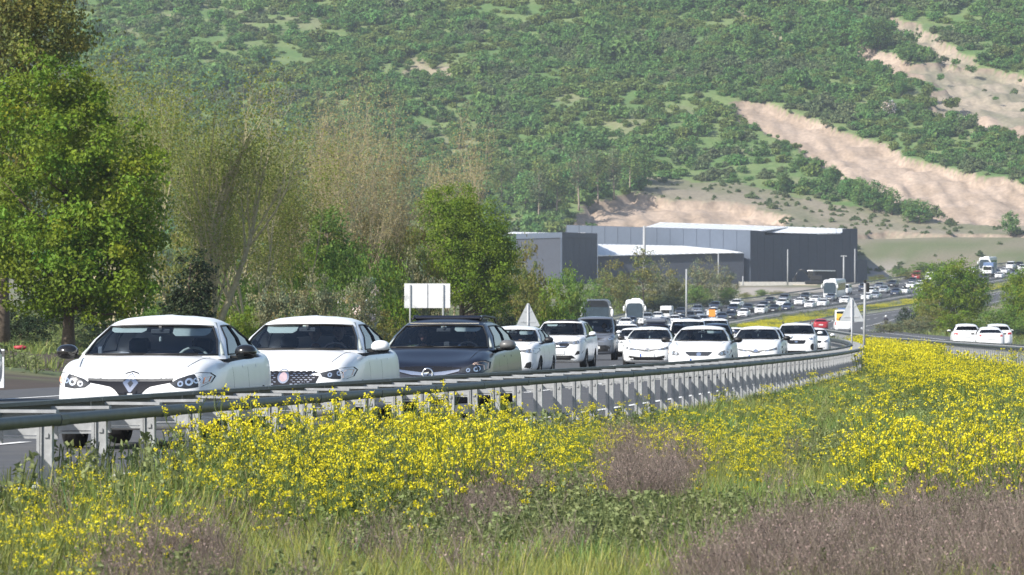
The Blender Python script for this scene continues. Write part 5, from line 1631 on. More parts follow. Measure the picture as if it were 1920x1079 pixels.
def crown(name, ells, nclump, per, rc, size, mats, rng, shell=.35, tv=.28, hue=.12, flower=0., drop=0., rand=.75):
    E = np.array(ells, float)
    w = (E[:, 3]*E[:, 4]*E[:, 5])**.66; w /= w.sum()
    k = rng.choice(len(E), nclump, p=w)
    d = unit(rng.normal(size=(nclump, 3)))
    r = rng.uniform(0, 1, nclump)**shell
    cc = E[k, :3] + d*E[k, 3:]*r[:, None]
    m = np.maximum(1, rng.poisson(per, nclump))
    idx = np.repeat(np.arange(nclump), m); n = len(idx)
    rcl = rc*rng.uniform(.6, 1.35, nclump)
    o = rng.normal(size=(n, 3))*.55; o[:, 2] *= .75
    C = cc[idx] + o*rcl[idx][:, None]
    C[:, 2] -= drop*np.abs(rng.normal(size=n))
    Nn = unit(d[idx]*.7 + unit(o)*.8 + np.array([0, 0, .35]))
    V, Q = leaf_quads(C, Nn, np.full(n, size), rng, rand)
    ct = rng.uniform(1-tv, 1+tv, nclump)[idx] * rng.uniform(.8, 1.2, n)
    hs = rng.normal(size=nclump)[idx]*hue + rng.normal(size=n)*hue*.4
    T = np.stack([ct*(1+hs), ct, ct*(1-.6*hs)], -1)
    mi = np.zeros(n, int)
    if flower: mi = ((rng.uniform(size=nclump) < flower)[idx] & (rng.uniform(size=n) < .7)).astype(int)
    me = np_mesh(name, V, Q, mats, mi=mi, tint=np.repeat(np.clip(T, .2, 2), 4, 0))
    return me, cc

def seg_mesh(name, P0, P1, R0, R1, m, mi=None, k=3, tint=None):
    P0, P1 = np.asarray(P0, float), np.asarray(P1, float); n = len(P0)
    t = unit(P1-P0); ref = np.where(np.abs(t[:, 2:3]) < .9, np.array([[0, 0, 1.]]), np.array([[1., 0, 0]]))
    u = unit(np.cross(t, ref)); w = np.cross(t, u)
    V = []; 
    for P, Rr in ((P0, R0), (P1, R1)):
        for j in range(k):
            a = 2*math.pi*j/k
            V.append(P + (u*math.cos(a)+w*math.sin(a))*np.asarray(Rr)[:, None])
    V = np.stack(V, 1).reshape(-1, 3)
    base = np.arange(n)[:, None]*2*k
    Q = np.concatenate([np.stack([base[:, 0]+j, base[:, 0]+(j+1) % k, base[:, 0]+(j+1) % k+k, base[:, 0]+j+k], -1) for j in range(k)])
    return np_mesh(name, V, Q, m, smooth=k > 3, tint=tint)

def trunk_mesh(h, r, tips, rng, m, lean=(0, 0), nlimb=26):
    b = MB(); n = 7
    pts = [Vector((lean[0]*t*t + .12*math.sin(3*t+h), lean[1]*t*t + .10*math.cos(4*t), -.3+(h+.3)*t)) for t in np.linspace(0, 1, n)]
    b.tube(pts, [r*(1.35 if i == 0 else 1-.75*i/(n-1)) for i in range(n)], 9)
    for c in tips[rng.choice(len(tips), min(nlimb, len(tips)), replace=False)]:
        z = min(max(c[2]-abs(c[0]-lean[0])*.8-.4, h*.25), h*.97); t = (z+.3)/(h+.3)
        p0 = pts[0].lerp(pts[-1], t); i = min(int(t*(n-1)), n-2); p0 = pts[i].lerp(pts[i+1], t*(n-1)-i)
        p2 = Vector(c); p1 = p0.lerp(p2, .5)+Vector((0, 0, -.12*(p2-p0).length + .1)); rr = r*(1-.75*t)*.5
        b.tube([p0, p1, p2], [rr, rr*.6, rr*.15], 5)
    return b.mesh('trunk', [m])

def leafy(name, h, ells, nclump, per, rc, size, m, seed, trunk_r=.2, bark=BARK, trunk_h=None, lean=(0, 0), **k):
    rng = np.random.default_rng(seed)
    root = empty(name)
    me, cc = crown('crown', ells, nclump, per, rc, size, m if isinstance(m, list) else [m], rng, **k)
    obj('trunk', trunk_mesh(trunk_h or h*.8, trunk_r, cc, rng, bark, lean), root)
    obj('crown', me, root)
    return root

def grow_twigs(stems, rng, levels, ratio, nch, ang, up=.25):
    """stems: list of (p, dir, length, radius); returns segment arrays and end points"""
    P0, P1, R0, R1, ends = [], [], [], [], []
    cur = stems
    for lv in range(levels):
        nxt = []
        for p, d, L, r in cur:
            ns = 4 if lv < 2 else 3; q = p; dd = d; pts = [p]
            for s in range(ns):
                dd = unit(dd + rng.normal(size=3)*.10 + np.array([0, 0, up*.25])); q2 = q+dd*L/ns
                r0 = r*(1-.6*s/ns); r1 = r*(1-.6*(s+1)/ns)
                P0.append(q); P1.append(q2); R0.append(r0); R1.append(r1); q = q2; pts.append(q2)
            if lv == levels-1: ends.append((pts[1], dd)); ends.append((q, dd))
            else:
                for c in range(nch[lv]):
                    t = rng.uniform(.25, 1.0); i = min(int(t*ns), ns-1); pp = pts[i]+(pts[i+1]-pts[i])*(t*ns-i)
                    side = unit(np.cross(dd, rng.normal(size=3)))
                    a = ang[lv]*rng.uniform(.6, 1.3)
                    nd = unit(dd*math.cos(a)+side*math.sin(a)+np.array([0, 0, up]))
                    nxt.append((pp, nd, L*ratio[lv]*rng.uniform(.7, 1.2), max(r*(1-.6*t)*.55, .005)))
        cur = nxt
    return np.array(P0), np.array(P1), np.array(R0), np.array(R1), ends

def twiggy(name, h, seed, m, leaf, size=.06, leafn=3, stems=3, spread=.35, trunk_r=.16, fork=.25, levels=4, nch=(6, 6, 5), ang=(.5, .55, .6), base=None, leafspread=.42, up=.25):
    rng = np.random.default_rng(seed)
    root = empty(name)
    tr = MB(); ss = []
    for s in range(stems):
        az = rng.uniform(0, 6.28); sp = spread*rng.uniform(.4, 1.2)
        d = unit(np.array([math.cos(az)*sp, math.sin(az)*sp, 1.]))
        if base: d = unit(np.array(base[s % len(base)], float))
        ss.append((np.array([rng.normal()*.08, rng.normal()*.08, -.2]), d, h*.72*rng.uniform(.85, 1.1), trunk_r*rng.uniform(.6, 1)))
    P0, P1, R0, R1, ends = grow_twigs(ss, rng, levels, (.50, .55, .6, .6), nch, ang, up)
    big = R0 > .03
    obj('trunk', seg_mesh('trunk', P0[big], P1[big], R0[big], R1[big], m, k=6), root)
    obj('twigs', seg_mesh('twigs', P0[~big], P1[~big], R0[~big], R1[~big], m, k=3), root)
    E = np.array([e[0] for e in ends])
    if leafn:
        idx = np.repeat(np.arange(len(E)), leafn)
        C = E[idx]+rng.normal(size=(len(idx), 3))*leafspread
        V, Q = leaf_quads(C, np.tile([0, -.2, .6], (len(C), 1)), np.full(len(C), size), rng, 1.)
        t = rng.uniform(.7, 1.3, len(E))[idx]*rng.uniform(.85, 1.15, len(idx)); hs = rng.normal(size=len(idx))*.08
        T = np.stack([t*(1+hs), t, t*(1-hs)], -1)
        obj('foliage', np_mesh('foliage', V, Q, leaf, tint=np.repeat(np.clip(T, .2, 2), 4, 0)), root)
    return root

def put_tree(o, px, d, label, cat='tree', group='trees along the road', scale=1., rz=0., dz=0.):
    x = (px-960)*d/F
    o.location = (x, d, float(ground_z(x, d))-.05+dz); o.rotation_euler = (0, 0, rz)
    o.scale = (scale,)*3 if not hasattr(scale, '__len__') else scale
    return tag(o, label, cat, group)

# ---- left bank ---------------------------------------------------------------------
t = leafy('maple_tree', 11, [(0, 0, 5.6, 3.7, 3.2, 4.0), (.9, -.6, 3.6, 2.7, 2.6, 2.3), (-.8, 0, 8.0, 2.6, 2.6, 2.6), (1.5, -.4, 5.8, 2.0, 2.2, 2.4), (-1.6, -.5, 3.5, 2.2, 2.2, 2.0), (1.2, -.6, 2.5, 2.4, 2.0, 1.5), (2.4, -.3, 3.4, 1.3, 1.6, 1.6)], 520, 92, .47, .082, LEAF_BRIGHT, 11,
          trunk_r=.24, trunk_h=7, tv=.25, rand=.6)
put_tree(t, 122, 186, 'large bright green maple by the left edge, behind the first white saloon')
t = leafy('oak_tree', 17, [(0, 0, 10.5, 3.2, 3, 5.2), (1.3, 0, 13.0, 2.4, 2.6, 2.6), (-1, 0, 6, 3, 3, 3.4), (2.2, 0, 15.0, 1.3, 1.5, 1.0)], 560, 60, .60, .095, LEAF_OLIVE, 12, trunk_r=.28, trunk_h=13, tv=.3)
put_tree(t, 0, 205, 'taller olive-leaved tree in the top left corner above the maple')
t = twiggy('alder_tree', 10.2, 21, TWIG, LEAF_WILLOW, .055, 7, 3, .4, .20, base=[(.22, 0, 1), (.42, .1, 1), (.10, -.1, 1)], nch=(7, 6, 4))
put_tree(t, 380, 212, 'thin bare tree with a forked leaning trunk right of the maple')
tw = [twiggy('alder_tree', 11, 22, TWIG, LEAF_WILLOW, .06, 18, 3, .25, .13, nch=(6, 6, 4)), twiggy('alder_tree', 10, 23, TWIG, LEAF_WILLOW, .06, 18, 4, .3, .11, nch=(6, 5, 4))]
put_tree(tw[0], 262, 240, 'bare olive-budded tree rising behind the maple')
put_tree(tw[1], 470, 246, 'olive-budded multi-stemmed tree right of the forked tree', scale=.9)
for px, d, k, sc, rz, lab in ((330, 252, 1, .95, 2., 'thin olive tree between the maple and the forked tree'), (548, 262, 0, .80, 1., 'thin olive tree left of the straw-coloured trees'), (418, 275, 0, .92, 3.4, 'tall hazy olive tree behind the forked tree'), (205, 262, 1, 1.25, 4.4, 'tall hazy olive tree behind the maple crown')):
    put_tree(copy_tree(tw[k]), px, d, lab, scale=sc, rz=rz)
ts = twiggy('poplar_tree', 10.5, 24, TWIGS, LEAF_STRAW, .05, 7, 5, .22, .08, nch=(8, 6, 4), ang=(.35, .4, .45), up=.45)
put_tree(ts, 655, 288, 'straw-coloured bare tree behind the small round green tree')
for px, d, sc, rz, lab in ((742, 300, 1.05, 1.3, 'straw-coloured bare tree above the white sign board'), (588, 296, .98, 2.4, 'straw-coloured bare tree left of its twin'), (835, 338, 1.05, 3.9, 'straw-coloured bare tree behind the big round green tree')):
    put_tree(copy_tree(ts), px, d, lab, scale=sc, rz=rz)
t = leafy('holm_oak', 8, [(0, 0, 5.6, 1.35, 1.3, 1.9), (.3, 0, 4.0, 1.2, 1.2, 1.6)], 120, 50, .42, .09, LEAF_MID, 31, trunk_r=.12, trunk_h=6)
put_tree(t, 612, 282, 'small round dark green tree among the bare straw trees')
t = leafy('hornbeam_tree', 10, [(0, 0, 6.6, 3.0, 2.8, 3.2), (1.0, -.4, 4.6, 2.8, 2.6, 2.6), (-.6, 0, 8.0, 2.0, 2.0, 1.9), (1.9, 0, 5.8, 1.7, 1.8, 2.0), (1.6, -.2, 3.0, 1.8, 1.8, 1.4)], 560, 80, .44, .074, LEAF_BRIGHT, 32, trunk_r=.2, trunk_h=7, tv=.22, hue=.06)
put_tree(t, 862, 322, 'large round fresh green tree behind the white sign board')
t = leafy('ivy_tree', 4.4, [(0, 0, 2.4, .95, .9, 1.9), (-.3, 0, 1.4, 1., 1., 1.2)], 150, 42, .34, .075, LEAF_DARK, 33, trunk_r=.14, trunk_h=3.6)
put_tree(t, 356, 206, 'dark ivy-covered stump between the maple and the forked tree', 'tree')
def bush(seed, rx, h, m, n=110, per=44, size=.07, rc=.32, **k):
    return leafy('bush', h, [(0, 0, h*.52, rx, rx*.9, h*.5), (rx*.5, 0, h*.36, rx*.7, rx*.7, h*.36), (-rx*.5, .1, h*.42, rx*.7, rx*.7, h*.4)], n, per, rc, size, m, seed, trunk_r=.07, trunk_h=h*.6, **k)
BG = 'bushes along the road'
bs = {'grey': bush(41, 1.7, 3.2, LEAF_GREY), 'blossom': bush(42, 1.6, 3.2, [LEAF_GREY, BLOSSOM], flower=.10, size=.06), 'mid': bush(43, 1.7, 3.2, LEAF_MID), 'olive': bush(44, 1.7, 3.2, LEAF_OLIVE), 'dark': bush(45, 1.6, 3., LEAF_DARK), 'bright': bush(46, 1.7, 3.2, LEAF_BRIGHT)}  # the dark leaves partly stand in for shade under the trees
used = set()
def B(kind, px, d, topy, wpx, lab):
    o = bs[kind] if kind not in used else copy_tree(bs[kind]); used.add(kind)
    x = (px-960)*d/F; z0 = float(ground_z(x, d)); h = zat(topy, d)-z0; w = wpx*d/F
    s = w/2/2.2; put_tree(o, px, d, lab, 'bush', BG, (s, s, h/3.3), rz=(px*1.7+d) % 6.28)
B('grey', 505, 236, 505, 130, 'grey-green bush behind the second white saloon roof')
B('blossom', 675, 238, 505, 130, 'grey bush speckled with white blossom left of the sign board')
B('grey', 585, 240, 498, 130, 'grey-green bush between the blossoming bush and its twin')
B('mid', 690, 268, 440, 150, 'green bush above the blossoming bush')
B('mid', 545, 262, 470, 110, 'green bush behind the grey-green bushes')
B('bright', 455, 232, 560, 90, 'low bright bush right of the forked trunk')
B('mid', 300, 226, 560, 150, 'shaded green undergrowth bush behind the first white saloon')
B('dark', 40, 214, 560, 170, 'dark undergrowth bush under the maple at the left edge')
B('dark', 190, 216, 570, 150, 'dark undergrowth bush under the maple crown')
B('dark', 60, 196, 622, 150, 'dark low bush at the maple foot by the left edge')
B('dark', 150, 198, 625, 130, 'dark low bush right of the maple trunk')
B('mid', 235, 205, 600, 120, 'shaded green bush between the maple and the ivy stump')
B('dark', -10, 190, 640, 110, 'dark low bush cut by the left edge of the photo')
B('mid', 655, 262, 425, 130, 'fresh green bush rising between the straw trees')
B('bright', 735, 276, 470, 110, 'fresh green bush beside the left post of the sign board')
B('mid', 470, 252, 500, 130, 'fresh green bush behind the forked trunk')
B('bright', 560, 268, 440, 120, 'fresh green bush left of the straw trees')
B('mid', 610, 252, 500, 120, 'fresh green bush behind the two grey-green ones')
B('bright', 760, 305, 400, 120, 'fresh green bush touching the large round tree on its left')
B('olive', 700, 290, 395, 130, 'olive-green bush under the straw trees')
B('olive', 560, 242, 590, 150, 'low olive bush behind the second white saloon')
B('olive', 715, 262, 580, 110, 'low olive bush beneath the blossoming bush')
B('olive', 772, 292, 425, 130, 'tan and olive bush above the sign board')
B('grey', 778, 286, 470, 110, 'pale twiggy bush directly over the sign board')
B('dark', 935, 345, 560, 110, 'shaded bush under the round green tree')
B('olive', 965, 372, 470, 120, 'olive bush right of the round green tree')
B('bright', 1022, 392, 500, 110, 'yellow-green bush above the triangular sign')
B('mid', 1066, 425, 484, 110, 'round green bush left of the first coach')
B('dark', 1010, 405, 560, 130, 'dark bush behind the triangular sign')
B('olive', 990, 430, 452, 90, 'tall olive bush at the corner of the warehouse')
B('mid', 1108, 760, 512, 100, 'green bush behind the first coach')
B('dark', 1080, 720, 562, 120, 'dark foot of the bushes behind the first coach')
for px, d, top, w, kd, lab in ((345, 292, 430, 150, 'olive', 'olive bush far behind the dark ivy stump'), (430, 300, 470, 140, 'mid', 'green bush seen between the forked trunks'), (515, 305, 420, 150, 'olive', 'olive bush far behind the grey-green bushes'), (600, 310, 455, 140, 'mid', 'green bush below the small round green tree'),
        (660, 312, 400, 130, 'grey', 'grey bush behind the blossoming bush, farther back'), (735, 318, 430, 150, 'olive', 'olive bush directly behind the sign board, farther back'), (250, 300, 500, 160, 'mid', 'green bush behind the maple trunk'), (395, 235, 545, 90, 'olive', 'olive bush at the foot of the forked trunk'), (810, 330, 480, 120, 'grey', 'pale bush left under the large round green tree'), (640, 245, 560, 120, 'mid', 'low green bush under the blossoming bush'), (120, 300, 480, 200, 'dark', 'dark bush far behind the maple trunk')):
    B(kd, px, d, top, w, lab)
FT = 'trees before the warehouse'
def Bf(*a): B(*a)
Bf('olive', 1150, 830, 488, 95, 'olive tree-bush under the left end of the canopy')
Bf('mid', 1175, 840, 520, 90, 'green bush between the two coaches')
Bf('grey', 1228, 850, 482, 95, 'tan bush above the second coach')
Bf('olive', 1262, 855, 505, 80, 'dark olive bush left of the thin pole')
Bf('grey', 1318, 930, 478, 80, 'grey twiggy bush under the canopy right of the pole')
Bf('grey', 1352, 945, 492, 70, 'grey twiggy bush at the right end of the canopy')
Bf('mid', 1366, 935, 535, 60, 'green bush at the end of the tree belt by the boundary wall')
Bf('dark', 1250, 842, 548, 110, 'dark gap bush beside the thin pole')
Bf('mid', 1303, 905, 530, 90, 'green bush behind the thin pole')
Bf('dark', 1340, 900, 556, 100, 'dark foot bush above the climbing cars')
Bf('olive', 1215, 846, 545, 110, 'brownish bush behind the second coach')
ta = leafy('birch_tree', 9, [(0, 0, 6.8, 1.3, 1.3, 2.2), (-.8, 0, 5.0, 1.8, 1.5, 1.5), (1.0, 0, 4.6, 1.6, 1.5, 1.4)], 70, 26, .5, .14, LEAF_OLIVE, 51, trunk_r=.12, trunk_h=7.5, shell=.6)
put_tree(ta, 1205, 835, 'airy olive tree rising in front of the light grey warehouse wall', group=FT, scale=1.22)
for i, (px, d, top, w, kd) in enumerate([(1398, 985, 548, 40, 'olive'), (1428, 990, 541, 45, 'mid'), (1458, 1000, 545, 45, 'olive'), (1486, 1010, 548, 40, 'grey'), (1515, 1020, 548, 40, 'olive'), (1412, 975, 560, 40, 'grey')]):
    B(kd, px, d, top, w, ['olive scrub bush left end of the row below the boundary wall', 'green scrub bush, second from the left in the row below the boundary wall', 'olive scrub bush in the middle of the row below the boundary wall', 'grey scrub bush below the pale spoil heap', 'olive scrub bush just left of the white coach', 'low grey scrub bush over the outer guardrail'][i])
for i, (px, d, top, w, kd) in enumerate([(1648, 1150, 515, 60, 'olive'), (1690, 1165, 500, 70, 'mid'), (1735, 1180, 488, 80, 'mid'), (1668, 1120, 522, 60, 'grey'), (1712, 1140, 510, 70, 'olive'), (1765, 1185, 498, 60, 'mid')]):
    B(kd, px, d, top, w, ['olive bush right of the grey pole above the outer guardrail', 'green bush left of the largest one above the outer guardrail', 'largest green bush right of the warehouse', 'low grey bush just above the outer guardrail right of the pole', 'low olive bush before the green ones right of the warehouse', 'green bush touching the round tree top on its left'][i])
tq = leafy('willow_tree', 8.5, [(0, 0, 5.0, 4.2, 3.6, 3.4), (-1.6, 0, 3.8, 3.2, 3, 2.8), (2., 0, 4.2, 2.6, 2.8, 3.2), (.4, 0, 7.0, 2.0, 2, 1.3)], 420, 52, .6, .11, LEAF_BRIGHT, 52, trunk_r=.25, trunk_h=5, tv=.18, hue=.16)
put_tree(tq, 1788, 605, 'large rounded olive-green tree on the right above the white cars driving away', group='trees right of the road')
tq2 = copy_tree(tq); put_tree(tq2, 1925, 590, 'rounded olive tree cut by the right edge of the photo', group='trees right of the road', scale=(.75, .75, .86), rz=2.)
for px, d, top, w, kd, lab in ((1722, 575, 590, 110, 'grey', 'grey bush behind the right-hand meadow rail'), (1668, 590, 600, 90, 'grey', 'grey bush beside the motorcycle road'), (1705, 660, 570, 70, 'dark', 'dark bush just right of the motorcycle'),
        (1795, 560, 575, 110, 'bright', 'bright bush at the foot of the round olive tree'), (1880, 560, 570, 130, 'mid', 'dark green bush behind the white cars driving away'), (1935, 540, 585, 110, 'mid', 'dark green bush at the right edge'),
        (1745, 585, 560, 90, 'olive', 'olive bush under the left side of the round tree'), (1850, 540, 610, 120, 'dark', 'dark foot bush behind the white cars driving away'), (1915, 500, 612, 100, 'dark', 'dark low bush at the right edge above the rail')):
    B(kd, px, d, top, w, lab)

# ---- hillside ------------------------------------------------------------------------
def hillbush(seed, m, rx, h, n=46, per=9, size=.42, rc=.6):
    rng = np.random.default_rng(seed)
    e = [(0, 0, h*.5, rx, rx, h*.5)] + [(rng.normal()*rx*.5, rng.normal()*rx*.5, h*rng.uniform(.3, .55), rx*.6, rx*.6, h*.4) for _ in range(3)]
    me, _ = crown('hill_bush', e, n, per, rc, size, m, rng, shell=.3, tv=.2, hue=.06, rand=.55)
    return me
HB = [hillbush(61, LEAF_HILL, 1.9, 3.0), hillbush(62, LEAF_HILL, 1.6, 2.4), hillbush(63, LEAF_HILL, 2.4, 3.8), hillbush(64, LEAF_HILL2, 1.7, 2.8), hillbush(65, LEAF_HILL3, 1.6, 2.6), hillbush(66, LEAF_HILL, 1.4, 2.0)]

def scatter(name, pts, rot, scl, idx, meshes, label=None):
    """one object that repeats a few small meshes at many points (ground cover)"""
    cl = bpy.data.collections.new(name + '_kit')
    for i, me in enumerate(meshes):
        o = bpy.data.objects.new('%s_kit_%02d' % (name, i), me); cl.objects.link(o)
    me = bpy.data.meshes.new(name); me.vertices.add(len(pts)); me.vertices.foreach_set('co', np.ascontiguousarray(pts, np.float32).ravel())
    a = me.attributes.new('rot', 'FLOAT_VECTOR', 'POINT'); a.data.foreach_set('vector', np.ascontiguousarray(rot, np.float32).ravel())
    a = me.attributes.new('scl', 'FLOAT_VECTOR', 'POINT'); a.data.foreach_set('vector', np.ascontiguousarray(scl, np.float32).ravel())
    a = me.attributes.new('idx', 'INT', 'POINT'); a.data.foreach_set('value', np.ascontiguousarray(idx, np.int32))
    o = obj(name, me); tag(o, label, kind='stuff')
    g = bpy.data.node_groups.new(name, 'GeometryNodeTree')
    g.interface.new_socket('Geometry', in_out='INPUT', socket_type='NodeSocketGeometry')
    g.interface.new_socket('Geometry', in_out='OUTPUT', socket_type='NodeSocketGeometry')
    N = g.nodes; L = g.links
    gi = N.new('NodeGroupInput'); go = N.new('NodeGroupOutput')
    ci = N.new('GeometryNodeCollectionInfo'); ci.inputs['Collection'].default_value = cl
    ci.inputs['Separate Children'].default_value = True; ci.inputs['Reset Children'].default_value = True
    ip = N.new('GeometryNodeInstanceOnPoints'); ip.inputs['Pick Instance'].default_value = True
    def na(n, ty):
        x = N.new('GeometryNodeInputNamedAttribute'); x.data_type = ty; x.inputs['Name'].default_value = n
        return [s for s in x.outputs if s.enabled and s.name == 'Attribute'][0]
    e2r = N.new('FunctionNodeEulerToRotation')
    L.new(na('rot', 'FLOAT_VECTOR'), e2r.inputs[0])
    L.new(gi.outputs[0], ip.inputs['Points']); L.new(ci.outputs[0], ip.inputs['Instance'])
    L.new(na('idx', 'INT'), ip.inputs['Instance Index']); L.new(e2r.outputs[0], ip.inputs['Rotation']); L.new(na('scl', 'FLOAT_VECTOR'), ip.inputs['Scale'])
    L.new(ip.outputs[0], go.inputs[0])
    m = o.modifiers.new('scatter', 'NODES'); m.node_group = g
    return o

rng = np.random.default_rng(99)
N0 = 36000
hd_ = np.sqrt(rng.uniform(1290**2, 1800**2, N0)); hx_ = rng.uniform(-.135, .14, N0)*hd_
hz_ = ground_z(hx_, hd_)
px_, py_ = ppx(hx_, hd_), ppy(hz_, hd_)
jx_ = px_+(fbm(hx_/6., hd_/6., 21)-.5)*34; jy_ = py_+(fbm(hx_/6., hd_/6., 22)-.5)*16
dens = np.full(N0, .95)
nn_ = fbm(hx_/13., hd_/13., 27); n3_ = fbm(hx_/7., hd_/7., 44)
dens *= 1 - .7*sstep(.60, .70, nn_); dens *= .62 + .5*sstep(.34, .5, n3_)
open_ = inpoly(px_, py_, [(1180, 200), (1380, 190), (1500, 300), (1480, 350), (1200, 340)]) | inpoly(px_, py_, [(80, 20), (640, 20), (640, 120), (80, 120)])
dens[open_] *= .55
dens[inpoly(px_, py_, [(1380, 110), (1560, 130), (1990, 240), (1990, 345), (1700, 290), (1400, 190)])] = .97
slm = inpoly(jx_, jy_, SLOPE); dens[slm] = (.16+.50*sstep(.42, .6, n3_))[slm]
for k, poly in CUTS.items():
    cm = inpoly(jx_, jy_+1, poly); dens[cm] = .06 if k in ('scree',) else (.22 if k in ('path', 'gap1', 'gap2') else .004)
keep = rng.uniform(size=N0) < dens
hx_, hd_, hz_, px_, py_ = (a[keep] for a in (hx_, hd_, hz_, px_, py_))
n = len(hx_)
kind_n = fbm(hx_/18., hd_/18., 51)+rng.normal(size=n)*.09
idx = np.where(kind_n > .60, 3, np.where(kind_n < .36, 4, rng.choice([0, 1, 2, 5], n)))
sc = np.exp(rng.normal(size=n)*.33)*.60*(.7+.7*fbm(hx_/25., hd_/25., 52)); sc[(px_ > 1380) & (py_ > 110) & (py_ < 345)] *= .8
sc[inpoly(px_, py_, SLOPE)] *= .42; idx[inpoly(px_, py_, SLOPE)] = 4
scl = np.stack([sc*rng.uniform(.9, 1.3, n), sc*rng.uniform(.9, 1.3, n), sc*rng.uniform(.8, 1.25, n)], -1)
rot = np.stack([np.zeros(n), np.zeros(n), rng.uniform(0, 6.28, n)], -1)
vis = (px_ > 60) & (px_ < 1915) & (py_ > 6) & (py_ < 470) & ~((px_ < 960) & (py_ > 330)) & ~((px_ < 330) & (py_ > 120)) & ~((px_ < 620) & (py_ > 260))
cand = np.where(vis)[0]; cand = cand[np.argsort(hd_[cand] - 60*sc[cand])][:240]
single = np.zeros(n, bool); single[cand] = True
r_ = ~single
scatter('hillside_scrub', np.stack([hx_, hd_, hz_-.15], -1)[r_], rot[r_], scl[r_], idx[r_], HB, 'dense green scrub covering the hillside')
first = {}
for i in cand:
    o = obj('hill_bush', HB[idx[i]]); o.location = (hx_[i], hd_[i], hz_[i]-.15); o.scale = scl[i]; o.rotation_euler = rot[i]
    tag(o, ['rounded green bush on the lower hillside', 'rounded green bush on the lower hillside', 'rounded green bush on the lower hillside', 'yellowish green bush on the lower hillside', 'greyish leafless bush on the lower hillside', 'rounded green bush on the lower hillside'][idx[i]], 'bush',
        ['green bushes on the hillside', 'green bushes on the hillside', 'green bushes on the hillside', 'yellowish bushes on the hillside', 'greyish bushes on the hillside', 'green bushes on the hillside'][idx[i]])
# taller trees on the hill
def hill_d(py, px):
    ds = np.arange(1262, 1720, 1.); return float(ds[np.argmin(np.abs(ppy(ground_z((px-960)*ds/F, ds), ds)-py))])
hk = [leafy('hill_tree', 12, [(0, 0, 8.0, 2.6, 2.6, 4.0), (.8, 0, 5.5, 2.4, 2.4, 2.6)], 90, 16, .8, .26, LEAF_HILL2, 71, trunk_r=.22, bark=BARKL, trunk_h=10),
      leafy('hill_tree', 12, [(0, 0, 8.5, 2.2, 2.2, 3.6), (-.8, 0, 6, 1.8, 2, 2.6)], 60, 14, .8, .26, LEAF_HILL3, 72, trunk_r=.2, bark=BARKL, trunk_h=10.5),
      leafy('hill_tree', 10, [(0, 0, 5.0, 3.2, 3.0, 4.4)], 120, 16, .8, .28, LEAF_HILL, 73, trunk_r=.2, trunk_h=8)]
usedh = set()
def H(k, px, py, hpx, lab, w=1.):
    d = hill_d(py, px); o = hk[k] if k not in usedh else copy_tree(hk[k]); usedh.add(k)
    s = hpx*d/F/(12. if k < 2 else 9.4); put_tree(o, px, d, lab, 'tree', 'trees on the hill', (s*w, s*w, s), rz=px % 6)
for i, (k, px, py, hp) in enumerate([(1, 1010, 418, 105), (0, 1045, 410, 110), (1, 1085, 395, 115), (2, 985, 402, 80), (0, 1120, 380, 105), (1, 1150, 372, 100), (0, 1182, 360, 90), (2, 1065, 370, 80), (0, 940, 385, 90), (2, 1205, 345, 70), (1, 965, 372, 80), (0, 1015, 375, 90)]):
    H(k, px, py, hp, ['grey pale-trunked tree with a crooked trunk at the hill foot above the warehouse', 'tall olive tree second from the left at the hill foot', 'grey pale-trunked tree at the edge of the tan bank', 'dark green tree at the left end of the hill foot trees',
        'tall olive tree above the tan bank behind the warehouse', 'thin grey tree above the tan bank', 'olive tree near the right end of the hill foot trees', 'dark green tree within the hill foot trees', 'olive tree over the round roadside tree', 'dark green tree at the right end of the hill foot trees',
        'thin grey tree left of the hill foot grove', 'olive tree in the middle of the hill foot grove'][i])
for i, (px, py, hp, w) in enumerate([(1470, 360, 40, 1.1), (1612, 385, 52, 1.2), (1640, 398, 60, 1.2), (1672, 402, 50, 1.2), (1725, 420, 46, 1.5), (1590, 375, 40, 1.3), (1705, 418, 44, 1.2), (1560, 350, 40, 1.2), (1895, 440, 44, 1.2), (1580, 84, 70, 1.2), (1620, 96, 66, 1.3), (1650, 92, 60, 1.1), (1410, 95, 50, .9), (1640, 150, 36, 1.), (1690, 180, 40, 1.), (825, 165, 36, 1.2), (650, 60, 40, 1.1)]):
    H(2, px, py, hp, ['lone dark bush on the bare slope above the warehouse', 'leafy tree on the lip below the tan cutting', 'largest leafy tree below the tan cutting', 'leafy tree right of the largest below the cutting', 'wide dark bush at the foot of the tan cutting', 'leafy tree at the left of the group below the cutting', 'leafy tree beside the wide dark bush', 'tree on the edge of the cutting above the lone bush', 'green bush at the right edge below the cutting', 'dark shaded tree left of the upper tan scar', 'dark tree middle of the clump over the upper tan scar', 'dark tree right of the clump over the upper tan scar', 'small tree on the pale hill path', 'small tree under the upper tan scar', 'small tree above the blossoming hill tree', 'dark shaded bush in the bare patch of the hill', 'dark bush high on the left of the hill'][i], w)
hb = leafy('blossom_tree', 4, [(0, 0, 2.4, 2., 2., 1.9)], 70, 12, .6, .22, [LEAF_GREY, BLOSSOM], 75, flower=.5, trunk_r=.12, trunk_h=2.6)
d = hill_d(218, 1668); put_tree(hb, 1668, d, 'grey-white blossoming tree alone above the tan cutting', 'tree', 'trees on the hill', 1.05)
